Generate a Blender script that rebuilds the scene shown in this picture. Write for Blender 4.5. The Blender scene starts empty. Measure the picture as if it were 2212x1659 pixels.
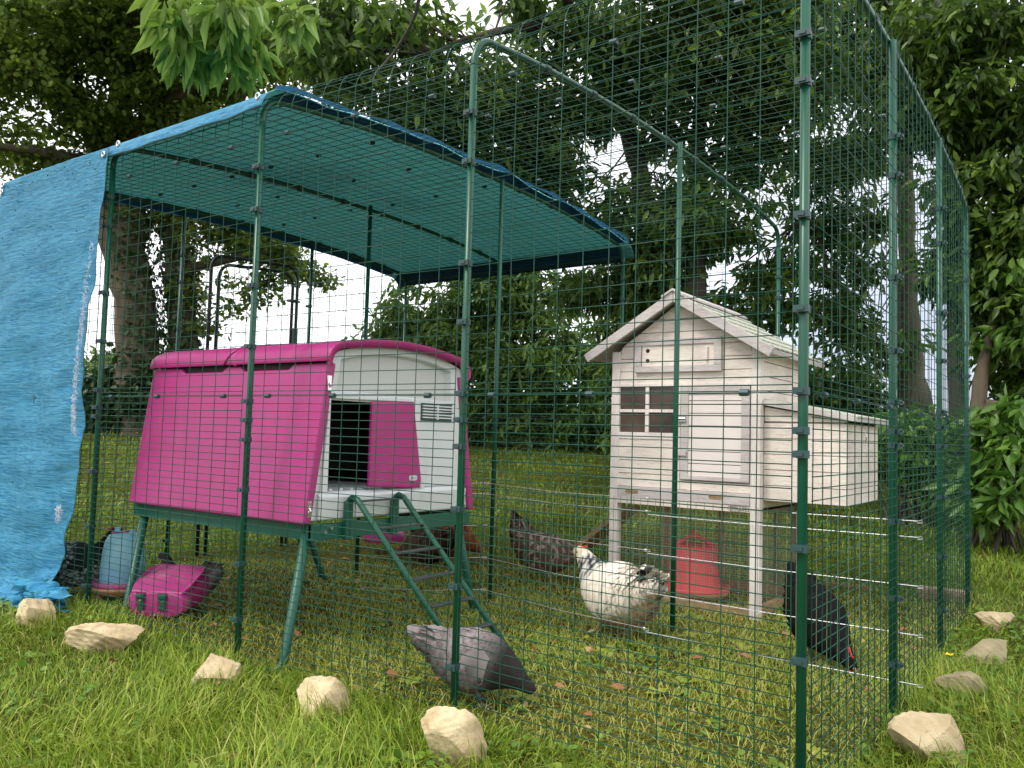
import bpy, bmesh, math, random
import numpy as np
from mathutils import Vector, Matrix
random.seed(7); rng = np.random.default_rng(7)
SC = bpy.context.scene
COL = SC.collection
# ---------------------------------------------------------------- camera
FPX, CX, CY, CZ, YAW, PITCH, ROLL = 1789.03, 0.5705, -1.9247, 0.8329, -0.6248, 0.0612, 0.0281
Fv = np.array([math.sin(YAW)*math.cos(PITCH), math.cos(YAW)*math.cos(PITCH), math.sin(PITCH)])
R0 = np.array([math.cos(YAW), -math.sin(YAW), 0.0]); U0 = np.cross(R0, Fv)
Rv = R0*math.cos(ROLL)+U0*math.sin(ROLL); Uv = -R0*math.sin(ROLL)+U0*math.cos(ROLL)
CP = np.array([CX, CY, CZ])
cam = bpy.data.cameras.new('camera'); co = bpy.data.objects.new('camera', cam); COL.objects.link(co)
cam.sensor_width = 36; cam.lens = FPX/2212*36; cam.clip_end = 2000; cam.clip_start = .02
co.matrix_world = Matrix(((Rv[0], Uv[0], -Fv[0], CX), (Rv[1], Uv[1], -Fv[1], CY), (Rv[2], Uv[2], -Fv[2], CZ), (0, 0, 0, 1)))
SC.camera = co
# ---------------------------------------------------------------- sky and sun
SUN_EL, SUN_AZ = math.radians(52), math.radians(205)   # azimuth clockwise from +Y
w = bpy.data.worlds.new('World'); SC.world = w; w.use_nodes = True
nt = w.node_tree; nt.nodes.clear()
def wn(t, **k):
    n = nt.nodes.new(t)
    for a, b in k.items(): setattr(n, a, b)
    return n
sky = wn('ShaderNodeTexSky', sky_type='NISHITA', sun_disc=False, sun_elevation=SUN_EL, sun_rotation=SUN_AZ)
b1 = wn('ShaderNodeBackground'); b1.inputs[1].default_value = .12
b2 = wn('ShaderNodeBackground'); b2.inputs[1].default_value = 1.05
tc = wn('ShaderNodeTexCoord'); nz = wn('ShaderNodeTexNoise'); nz.inputs['Scale'].default_value = 2.2; nz.inputs['Detail'].default_value = 6
rp = wn('ShaderNodeValToRGB'); rp.color_ramp.elements[0].position = .24; rp.color_ramp.elements[0].color = (.38, .41, .50, 1)
rp.color_ramp.elements[1].position = .6; rp.color_ramp.elements[1].color = (1.0, 1.0, 1.0, 1)
mx = wn('ShaderNodeMixShader'); mx.inputs[0].default_value = .86
out = wn('ShaderNodeOutputWorld')
L = nt.links.new
L(sky.outputs[0], b1.inputs[0]); L(tc.outputs['Generated'], nz.inputs['Vector']); sx = wn('ShaderNodeSeparateXYZ'); m1 = wn('ShaderNodeMath', operation='MULTIPLY_ADD'); m1.inputs[1].default_value = -1.6; m1.inputs[2].default_value = 1.6
m2 = wn('ShaderNodeMath', operation='MULTIPLY_ADD'); m2.inputs[1].default_value = .5; L(tc.outputs['Generated'], sx.inputs[0]); L(sx.outputs[1], m1.inputs[0]); L(nz.outputs[0], m2.inputs[0]); L(m1.outputs[0], m2.inputs[2]); L(m2.outputs[0], rp.inputs[0]); L(rp.outputs[0], b2.inputs[0])
L(b1.outputs[0], mx.inputs[1]); L(b2.outputs[0], mx.inputs[2]); L(mx.outputs[0], out.inputs[0])
sl = bpy.data.lights.new('sun', 'SUN'); sl.energy = 1.3; sl.angle = math.radians(14); sl.color = (1, .95, .86)
so = bpy.data.objects.new('sun', sl); COL.objects.link(so)
sd = Vector((math.sin(SUN_AZ)*math.cos(SUN_EL), math.cos(SUN_AZ)*math.cos(SUN_EL), math.sin(SUN_EL)))
so.rotation_euler = sd.to_track_quat('Z', 'Y').to_euler(); so.location = (0, 0, 30)
SC.view_settings.view_transform = 'Standard'; SC.view_settings.look = 'None'; SC.view_settings.gamma = 1
SC.view_settings.exposure = .85
SC.render.engine = 'CYCLES'
SC.cycles.max_bounces = 7; SC.cycles.diffuse_bounces = 3; SC.cycles.transparent_max_bounces = 8; SC.cycles.transmission_bounces = 6

# ---------------------------------------------------------------- helpers
def ray(u, v): return Fv + Rv*(u-1106)/FPX - Uv*(v-829.5)/FPX
def at(u, v, D): return CP + ray(u, v)*D
def tag(o, label=None, cat=None, group=None, kind=None):
    if label: o['label'] = label
    if cat: o['category'] = cat
    if group: o['group'] = group
    if kind: o['kind'] = kind
    return o
def thing(name, label, cat, loc=(0, 0, 0), rz=0, group=None):
    o = bpy.data.objects.new(name, None); COL.objects.link(o); o.location = loc; o.rotation_euler = (0, 0, rz); o.empty_display_size = .05
    return tag(o, label, cat, group)
def copy_tree(o, parent=None):
    c = o.copy(); COL.objects.link(c); c.parent = parent
    for ch in [x for x in bpy.data.objects if x.parent == o]: copy_tree(ch, c)
    return c
POSTG = [(-4.01, -.04, .006), (-3.05, -.02, .011), (-2.01, 0, -.033), (-1.03, .06, -.014), (0, 0, -.038), (0, .92, -.015), (0, 1.95, -.004),
         (0, 2.88, .014), (-4, .94, .03), (-4, 1.93, .02), (-3.99, 2.9, -.01), (-2.95, 1.48, .012), (-1.98, 1.47, -.012), (-.97, 1.45, -.01),
         (-3, 2.86, .02), (-2, 2.87, .02), (-1, 2.9, 0), (-1, -1.2, -.05), (-3, -1.5, -.03), (1.2, 0, -.03), (1.3, 2.5, 0), (-5.5, 0, .02), (.57, -1.9, -.06)]
def gz(x, y):
    x = np.asarray(x, float); y = np.asarray(y, float)
    ws = 0; s = 0
    for a, b, c in POSTG:
        k = 1/((x-a)**2+(y-b)**2+.12)**1.5; ws = ws+k; s = s+k*c
    z = s/ws
    r = np.hypot(x-CX, y-CY)
    t = np.clip((r-5.2)/9, 0, 1)
    z = z + .70*(t*t*(3-2*t))
    return z + .012*np.sin(x*2.3+1)*np.cos(y*1.9) * np.clip(r-3, 0, 1)
def gzf(x, y): return float(gz(x, y))

def npmesh(name, V, Fs, mat, parent=None, rnd=None, smooth=False, col=None):
    me = bpy.data.meshes.new(name)
    V = np.ascontiguousarray(V, dtype=np.float32); me.vertices.add(len(V)); me.vertices.foreach_set('co', V.ravel())
    loops = np.concatenate([f.ravel() for f in Fs]).astype(np.int32)
    tot = np.concatenate([np.full(len(f), f.shape[1]) for f in Fs]).astype(np.int32)
    st = np.concatenate([[0], np.cumsum(tot)[:-1]]).astype(np.int32)
    me.loops.add(len(loops)); me.loops.foreach_set('vertex_index', loops)
    me.polygons.add(len(tot)); me.polygons.foreach_set('loop_start', st); me.polygons.foreach_set('loop_total', tot)
    if smooth: me.polygons.foreach_set('use_smooth', np.ones(len(tot), bool))
    me.update(calc_edges=True); me.validate()
    if rnd is not None:
        a = me.attributes.new('rnd', 'FLOAT', 'POINT'); a.data.foreach_set('value', np.ascontiguousarray(rnd, dtype=np.float32))
    if col is not None:
        a = me.color_attributes.new('Col', 'FLOAT_COLOR', 'POINT'); a.data.foreach_set('color', np.ascontiguousarray(np.c_[col, np.ones(len(col))], dtype=np.float32).ravel())
    if mat: me.materials.append(mat)
    o = bpy.data.objects.new(name, me); COL.objects.link(o)
    if parent: o.parent = parent
    return o

class MB:
    def __init__(s): s.v = []; s.f = []; s.m = []; s.mi = 0
    def add(s, vs, fs):
        b = len(s.v); s.v += [tuple(map(float, p)) for p in vs]; s.f += [tuple(b+i for i in f) for f in fs]; s.m += [s.mi]*len(fs); return s
    def box(s, x0, x1, y0, y1, z0, z1):
        vs = [(x, y, z) for z in (z0, z1) for y in (y0, y1) for x in (x0, x1)]
        return s.add(vs, [(0, 2, 3, 1), (4, 5, 7, 6), (0, 1, 5, 4), (2, 6, 7, 3), (0, 4, 6, 2), (1, 3, 7, 5)])
    def tube(s, pts, r, n=8, cap=True, closed=False):
        pts = [Vector(p) for p in pts]; N = len(pts); rs = r if isinstance(r, (list, tuple)) else [r]*N
        vs = []; up = None
        for i, p in enumerate(pts):
            a = pts[(i-1) % N] if (closed or i) else p; b = pts[(i+1) % N] if (closed or i < N-1) else p
            t = (b-a).normalized()
            if up is None:
                up = Vector((0, 0, 1)) if abs(t.z) < .9 else Vector((1, 0, 0))
            x = up.cross(t)
            if x.length < 1e-6: x = Vector((1, 0, 0)).cross(t)
            x.normalize(); y = t.cross(x); up = y
            for k in range(n):
                q = 2*math.pi*k/n; vs.append(p+(x*math.cos(q)+y*math.sin(q))*rs[i])
        fs = []
        for i in range(N if closed else N-1):
            for k in range(n):
                k2 = (k+1) % n; j = (i+1) % N; fs.append((i*n+k, i*n+k2, j*n+k2, j*n+k))
        if cap and not closed:
            fs.append(tuple(range(n))[::-1]); fs.append(tuple((N-1)*n+k for k in range(n)))
        return s.add(vs, fs)
    def lathe(s, prof, c=(0, 0, 0), n=28):
        vs = [(c[0]+r*math.cos(2*math.pi*k/n), c[1]+r*math.sin(2*math.pi*k/n), c[2]+z) for r, z in prof for k in range(n)]
        fs = [(i*n+k, i*n+(k+1) % n, (i+1)*n+(k+1) % n, (i+1)*n+k) for i in range(len(prof)-1) for k in range(n)]
        return s.add(vs, fs)
    def prism(s, poly, a, b, axis='x'):
        """poly: list of 2-D points; extruded from a to b along axis"""
        n = len(poly)
        f = {'x': lambda p, t: (t, p[0], p[1]), 'y': lambda p, t: (p[0], t, p[1]), 'z': lambda p, t: (p[0], p[1], t)}[axis]
        vs = [f(p, a) for p in poly]+[f(p, b) for p in poly]
        fs = [tuple(range(n)), tuple(range(2*n-1, n-1, -1))]+[(k, k+n, (k+1) % n+n, (k+1) % n) for k in range(n)]
        return s.add(vs, fs)
    def build(s, name, mat, parent=None, bevel=0, smooth=False, seg=2, mats=None):
        me = bpy.data.meshes.new(name); me.from_pydata(s.v, [], s.f)
        bm = bmesh.new(); bm.from_mesh(me); bmesh.ops.recalc_face_normals(bm, faces=bm.faces); bm.to_mesh(me); bm.free()
        for m in (mats or [mat]): me.materials.append(m)
        if mats: me.polygons.foreach_set('material_index', s.m)
        if smooth: me.polygons.foreach_set('use_smooth', [True]*len(me.polygons))
        o = bpy.data.objects.new(name, me); COL.objects.link(o)
        if parent: o.parent = parent
        if bevel:
            md = o.modifiers.new('bevel', 'BEVEL'); md.width = bevel; md.segments = seg; md.limit_method = 'ANGLE'; md.angle_limit = math.radians(40); md.harden_normals = False
        return o

# ---------------------------------------------------------------- materials
def mat(name, col, rough=.5, var=0., scale=6., bump=0., bscale=40., metal=0., col2=None, stretch=(1, 1, 1), spec=.5, attr=None, trans=0., detail=4, objco=True, coat=0, alpha=1):
    m = bpy.data.materials.new(name); m.use_nodes = True; t = m.node_tree; B = t.nodes['Principled BSDF']; l = t.links.new
    B.inputs['Roughness'].default_value = rough; B.inputs['Metallic'].default_value = metal; B.inputs['Specular IOR Level'].default_value = spec
    if coat: B.inputs['Coat Weight'].default_value = coat; B.inputs['Coat Roughness'].default_value = .2
    c = (*col, 1); B.inputs['Base Color'].default_value = c
    tcn = t.nodes.new('ShaderNodeTexCoord'); mp = t.nodes.new('ShaderNodeMapping'); mp.inputs['Scale'].default_value = stretch
    l(tcn.outputs['Object'], mp.inputs[0])
    last = None
    if var or col2:
        n = t.nodes.new('ShaderNodeTexNoise'); n.inputs['Scale'].default_value = scale; n.inputs['Detail'].default_value = detail; l(mp.outputs[0], n.inputs['Vector'])
        r = t.nodes.new('ShaderNodeValToRGB'); r.color_ramp.elements[0].position = .32; r.color_ramp.elements[1].position = .68
        if col2: r.color_ramp.elements[0].color = c; r.color_ramp.elements[1].color = (*col2, 1)
        else:
            r.color_ramp.elements[0].color = tuple(min(1, x*(1-var)) for x in col)+(1,); r.color_ramp.elements[1].color = tuple(min(1, x*(1+var)) for x in col)+(1,)
        l(n.outputs[0], r.inputs[0]); last = r.outputs[0]; l(last, B.inputs['Base Color'])
    if attr:   # three colours picked by a per-leaf random value
        a = t.nodes.new('ShaderNodeAttribute'); a.attribute_name = 'rnd'
        r = t.nodes.new('ShaderNodeValToRGB'); e = r.color_ramp.elements
        e[0].color = (*attr[0], 1); e[1].color = (*attr[-1], 1)
        for i, cc in enumerate(attr[1:-1]): q = e.new((i+1)/(len(attr)-1)); q.color = (*cc, 1)
        l(a.outputs['Fac'], r.inputs[0]); last = r.outputs[0]; l(last, B.inputs['Base Color'])
    if trans:
        tr = t.nodes.new('ShaderNodeBsdfTranslucent'); ms = t.nodes.new('ShaderNodeMixShader'); ms.inputs[0].default_value = trans
        if last: l(last, tr.inputs[0])
        else: tr.inputs[0].default_value = c
        o = t.nodes['Material Output']; l(B.outputs[0], ms.inputs[1]); l(tr.outputs[0], ms.inputs[2]); l(ms.outputs[0], o.inputs[0])
    if bump:
        n2 = t.nodes.new('ShaderNodeTexNoise'); n2.inputs['Scale'].default_value = bscale; n2.inputs['Detail'].default_value = 6; l(mp.outputs[0], n2.inputs['Vector'])
        bp = t.nodes.new('ShaderNodeBump'); bp.inputs['Strength'].default_value = 1; bp.inputs['Distance'].default_value = bump; l(n2.outputs[0], bp.inputs['Height']); l(bp.outputs[0], B.inputs['Normal'])
    return m
M = {}
M['green'] = mat('green_coat', (.004, .078, .044), .34, var=.12, scale=9)
M['wire'] = mat('green_wire', (.005, .066, .040), .42, spec=.35)
M['clip'] = mat('clip_plastic', (.022, .060, .062), .45)
def dirty(m, dirt=(.20, .15, .09), amt=.45, zr=None, sc=7):
    t = m.node_tree; B = t.nodes['Principled BSDF']; l = t.links.new; bc = B.inputs['Base Color']
    n = t.nodes.new('ShaderNodeTexNoise'); n.inputs['Scale'].default_value = sc; n.inputs['Detail'].default_value = 9; n.inputs['Roughness'].default_value = .72
    tcn = t.nodes.new('ShaderNodeTexCoord'); mp = t.nodes.new('ShaderNodeMapping'); mp.inputs['Scale'].default_value = (1, 1, .45); l(tcn.outputs['Object'], mp.inputs[0]); l(mp.outputs[0], n.inputs['Vector'])
    r = t.nodes.new('ShaderNodeValToRGB'); r.color_ramp.elements[0].position = .55; r.color_ramp.elements[0].color = (0, 0, 0, 1); r.color_ramp.elements[1].position = .78; r.color_ramp.elements[1].color = (amt, amt, amt, 1); l(n.outputs[0], r.inputs[0])
    mx_ = t.nodes.new('ShaderNodeMix'); mx_.data_type = 'RGBA'; l(r.outputs[0], mx_.inputs[0]); mx_.inputs[7].default_value = (*dirt, 1)
    if bc.links: l(bc.links[0].from_socket, mx_.inputs[6])
    else: mx_.inputs[6].default_value = bc.default_value
    l(mx_.outputs[2], bc)
M['galv'] = mat('galvanised', (.62, .63, .62), .38, metal=.6)
M['zinc'] = mat('bright_rod', (.52, .53, .54), .4, metal=.4)
M['steel'] = mat('bright_steel', (.75, .75, .75), .22, metal=1)
M['magenta'] = mat('magenta_plastic', (.40, .024, .19), .42, col2=(.36, .024, .165), scale=2.2, bump=.0006, bscale=120)
M['magdirt'] = mat('magenta_dirty', (.38, .018, .18), .45, col2=(.40, .045, .20), scale=10, bump=.0008, bscale=60)
M['grey'] = mat('pale_grey_plastic', (.64, .67, .68), .42, var=.03, scale=4)
M['beigegrey'] = mat('recess_grey_plastic', (.55, .56, .54), .5)
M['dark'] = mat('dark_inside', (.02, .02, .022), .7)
M['darkgreen'] = mat('dark_green_plastic', (.012, .10, .068), .4)
M['black'] = mat('black_metal', (.018, .022, .022), .4)
M['greytread'] = mat('tread_plastic', (.035, .04, .042), .5)
M['bark'] = mat('bark', (.035, .028, .020), .9, col2=(.085, .070, .048), scale=7, bump=.02, bscale=14, stretch=(1, 1, .25))
M['barkpale'] = mat('pale_bark', (.075, .058, .040), .9, col2=(.17, .135, .09), scale=7, bump=.015, bscale=14, stretch=(1, 1, .3))
M['stone'] = mat('limestone', (.66, .54, .34), .9, col2=(.40, .29, .15), scale=11, bump=.014, bscale=18, detail=9)
M['stonedark'] = mat('mossy_limestone', (.44, .35, .22), .9, col2=(.24, .22, .11), scale=9, bump=.008, bscale=26, detail=9)

dirty(M['magenta'], (.42, .10, .22), .45); dirty(M['magdirt'], (.42, .28, .20), .75, sc=14); dirty(M['grey'], (.40, .38, .33), .5); dirty(M['darkgreen'], (.08, .10, .05), .6, sc=16); dirty(M['green'], (.03, .09, .06), .6, sc=20)
dirty(M['stone'], (.24, .19, .11), .8, sc=16); dirty(M['stonedark'], (.14, .14, .07), .8, sc=16)
def wood_mat(name, c1, c2, c3, stretch):
    m = bpy.data.materials.new(name); m.use_nodes = True; t = m.node_tree; B = t.nodes['Principled BSDF']; l = t.links.new
    B.inputs['Roughness'].default_value = .75; B.inputs['Specular IOR Level'].default_value = .25
    tcn = t.nodes.new('ShaderNodeTexCoord'); mp = t.nodes.new('ShaderNodeMapping'); mp.inputs['Scale'].default_value = stretch; l(tcn.outputs['Object'], mp.inputs[0])
    n = t.nodes.new('ShaderNodeTexNoise'); n.inputs['Scale'].default_value = 14; n.inputs['Detail'].default_value = 8; n.inputs['Roughness'].default_value = .7; n.inputs['Distortion'].default_value = .6; l(mp.outputs[0], n.inputs['Vector'])
    r = t.nodes.new('ShaderNodeValToRGB'); e = r.color_ramp.elements; e[0].position = .36; e[0].color = (*c3, 1); e[1].position = .5; e[1].color = (*c1, 1); q = e.new(.72); q.color = (*c2, 1)
    l(n.outputs[0], r.inputs[0]); 
    n3 = t.nodes.new('ShaderNodeTexNoise'); n3.inputs['Scale'].default_value = 5; n3.inputs['Detail'].default_value = 5; l(tcn.outputs['Object'], n3.inputs['Vector'])
    r3 = t.nodes.new('ShaderNodeValToRGB'); r3.color_ramp.elements[0].position = .42; r3.color_ramp.elements[0].color = (.86, .85, .86, 1); r3.color_ramp.elements[1].position = .6; r3.color_ramp.elements[1].color = (1, 1, 1, 1)
    l(n3.outputs[0], r3.inputs[0])
    mm = t.nodes.new('ShaderNodeMix'); mm.data_type = 'RGBA'; mm.blend_type = 'MULTIPLY'; mm.inputs[0].default_value = 1
    l(r.outputs[0], mm.inputs[6]); l(r3.outputs[0], mm.inputs[7]); l(mm.outputs[2], B.inputs['Base Color'])
    bp = t.nodes.new('ShaderNodeBump'); bp.inputs['Distance'].default_value = .0015; bp.inputs['Strength'].default_value = .8; l(n.outputs[0], bp.inputs['Height']); l(bp.outputs[0], B.inputs['Normal'])
    return m
M['wood'] = wood_mat('whitewashed_wood', (.86, .77, .69), (.90, .83, .76), (.70, .61, .54), (1.2, 1.2, 9))
M['woodv'] = wood_mat('whitewashed_wood_upright', (.85, .78, .73), (.88, .82, .77), (.68, .61, .57), (16, 16, 1.2))
M['woodgrey'] = wood_mat('weathered_wood', (.62, .57, .55), (.70, .65, .63), (.46, .42, .40), (1.2, 1.2, 16))
M['woodraw'] = wood_mat('bare_wood', (.34, .24, .13), (.42, .31, .18), (.20, .13, .07), (1.2, 1.2, 10))
M['felt'] = mat('mineral_felt', (.42, .44, .36), .95, col2=(.55, .56, .48), scale=120, bump=.002, bscale=200)
M['holes'] = mat('hole_black', (.015, .012, .01), .9)
def glass_mat():
    m = mat('window_pane', (.030, .024, .020), .22, col2=(.12, .085, .065), scale=5, spec=.7); return m
M['pane'] = glass_mat()

# ---------------------------------------------------------------- ground
def build_ground():
    rs = list(np.arange(0, 7, .16))+list(np.arange(7, 20, .5))+[22, 26, 32, 40, 60, 100, 180, 300]
    n = 120; V = [(CX, CY, gzf(CX, CY))]
    ang = np.linspace(0, 2*math.pi, n, endpoint=False)
    A = [np.array(V)]
    for r in rs[1:]:
        x = CX+r*np.cos(ang); y = CY+r*np.sin(ang); A.append(np.c_[x, y, gz(x, y)])
    V = np.concatenate(A); k = np.arange(n); k2 = (k+1) % n
    tri = np.c_[np.zeros(n, int), 1+k, 1+k2]; q = []
    for i in range(len(rs)-2): b = 1+i*n; q.append(np.c_[b+k, b+n+k, b+n+k2, b+k2])
    g = npmesh('ground', V, [tri, np.concatenate(q)], None, smooth=True); tag(g, kind='structure')
    m = bpy.data.materials.new('turf_soil'); m.use_nodes = True; t = m.node_tree; B = t.nodes['Principled BSDF']; l = t.links.new
    B.inputs['Roughness'].default_value = .95; B.inputs['Specular IOR Level'].default_value = .1
    tcn = t.nodes.new('ShaderNodeTexCoord')
    n1 = t.nodes.new('ShaderNodeTexNoise'); n1.inputs['Scale'].default_value = 1.3; n1.inputs['Detail'].default_value = 8; l(tcn.outputs['Object'], n1.inputs['Vector'])
    n2 = t.nodes.new('ShaderNodeTexNoise'); n2.inputs['Scale'].default_value = 45; n2.inputs['Detail'].default_value = 8; l(tcn.outputs['Object'], n2.inputs['Vector'])
    r1 = t.nodes.new('ShaderNodeValToRGB'); e = r1.color_ramp.elements; e[0].position = .35; e[0].color = (.055, .065, .014, 1); e[1].position = .65; e[1].color = (.10, .11, .022, 1)
    r2 = t.nodes.new('ShaderNodeValToRGB'); e = r2.color_ramp.elements; e[0].position = .35; e[0].color = (.42, .30, .20, 1); e[1].position = .6; e[1].color = (1.25, 1.2, 1.1, 1)
    mm = t.nodes.new('ShaderNodeMix'); mm.data_type = 'RGBA'; mm.blend_type = 'MULTIPLY'; mm.inputs[0].default_value = 1
    l(n1.outputs[0], r1.inputs[0]); l(n2.outputs[0], r2.inputs[0]); l(r1.outputs[0], mm.inputs[6]); l(r2.outputs[0], mm.inputs[7]); l(mm.outputs[2], B.inputs['Base Color'])
    bp = t.nodes.new('ShaderNodeBump'); bp.inputs['Distance'].default_value = .02; l(n2.outputs[0], bp.inputs['Height']); l(bp.outputs[0], B.inputs['Normal'])
    g.data.materials.append(m)
build_ground()

def scatter(tv, tfs, pos, X, Z, sc):
    """tv template verts (along +x, normal +z); X leaf axis (n,3), Z normal (n,3), sc (n,) or (n,3)"""
    n = len(pos); k = len(tv)
    X = X/np.linalg.norm(X, axis=1, keepdims=True); Y = np.cross(Z, X); Y /= np.maximum(np.linalg.norm(Y, axis=1, keepdims=True), 1e-9); Z = np.cross(X, Y)
    s = sc if sc.ndim == 2 else np.c_[sc, sc, sc]
    T = tv[None, :, :]*s[:, None, :]
    V = pos[:, None, :]+T[:, :, 0:1]*X[:, None, :]+T[:, :, 1:2]*Y[:, None, :]+T[:, :, 2:3]*Z[:, None, :]
    F = [(np.arange(n)[:, None, None]*k+tf[None]).reshape(-1, tf.shape[1]) for tf in tfs]
    return V.reshape(-1, 3), F
def rdir(n):
    v = rng.normal(size=(n, 3)); return v/np.linalg.norm(v, axis=1, keepdims=True)

# ---------------------------------------------------------------- grass
def blades(n, xy, h, wdt, lean):
    th = rng.uniform(0, 2*math.pi, n); d = np.c_[np.cos(th), np.sin(th), np.zeros(n)]
    side = np.c_[-np.sin(th+.6), np.cos(th+.6), np.zeros(n)]
    z = gz(xy[:, 0], xy[:, 1])-.004; p = np.c_[xy, z]
    l1 = lean*rng.uniform(.3, 1.5, n)
    up = np.array([0, 0, 1.])
    a = p; b = p+d*(h*l1*.35)[:, None]+up*(h*.55)[:, None]; hh = h*np.clip(1-.45*l1, .25, 1)
    c = p+d*(h*l1*.95)[:, None]+up*hh[:, None]
    W = (wdt*.5)[:, None]*side
    V = np.stack([a-W, a+W, b+W*.9, b-W*.9, c], 1).reshape(-1, 3)
    i = np.arange(n)*5
    return V, [np.c_[i, i+1, i+2, i+3], np.c_[i+3, i+2, i+4]]
def cmb(parts):
    Vs = []; Q = []; T = []; b = 0
    for V, (q, t) in parts: Vs.append(V); Q.append(q+b); T.append(t+b); b += len(V)
    return np.concatenate(Vs), [np.concatenate(Q), np.concatenate(T)]
def patchnoise(x, y):
    return (np.sin(x*3.1+y*1.7)+np.sin(x*-1.9+y*4.3+2)+np.sin(x*7.3+1.1)*np.sin(y*6.1)+np.sin(x*11+y*9)*.6)/3.6
def inrun(x, y): return (x > -4) & (x < 0) & (y > 0) & (y < 2.9)
def wedge(n, r0, r1, a0=-86, a1=18):
    r = np.sqrt(rng.uniform(r0*r0, r1*r1, n)); a = np.radians(rng.uniform(a0, a1, n))
    return np.c_[CX+r*np.sin(a), CY+r*np.cos(a)]
GG = [(.11, .19, .018), (.23, .34, .030), (.38, .49, .055), (.58, .52, .18)]
def fieldang(x, y): return 3.1*np.sin(x*1.7+y*.9+.5)+2.2*np.sin(y*2.6-x*1.1)+1.1*np.sin(x*5.3+y*4.1)
def blades(n, xy, h, wdt, lean, coh=1.1, lift=-.004):
    th = fieldang(xy[:, 0], xy[:, 1])+rng.normal(0, coh, n); d = np.c_[np.cos(th), np.sin(th), np.zeros(n)]
    ph = th+rng.uniform(.6, 2.5, n); side = np.c_[np.cos(ph), np.sin(ph), np.zeros(n)]
    p = np.c_[xy, gz(xy[:, 0], xy[:, 1])+lift]; L1 = np.clip(lean*rng.uniform(.25, 1.6, n), 0, 1.35)[:, None]; H = h[:, None]; up = np.array([0, 0, 1.])
    bend = rng.normal(0, .10, (n, 1))*H*side
    b = p+d*H*np.sin(L1*.45)*.4+up*H*.40*np.cos(L1*.45); c = b+d*H*.33*np.sin(L1*.95)+up*H*.33*np.cos(L1*.95)+bend*.5; e = c+d*H*.30*np.sin(L1*1.45)+up*H*.30*np.cos(L1*1.45)+bend
    W = (wdt*.5)[:, None]*side
    V = np.stack([p-W*.8, p+W*.8, b+W, b-W, c+W*.75, c-W*.75, e], 1).reshape(-1, 3); i = np.arange(n)*7
    return V, [np.concatenate([np.c_[i, i+1, i+2, i+3], np.c_[i+3, i+2, i+4, i+5]]), np.c_[i+5, i+4, i+6]]
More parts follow.
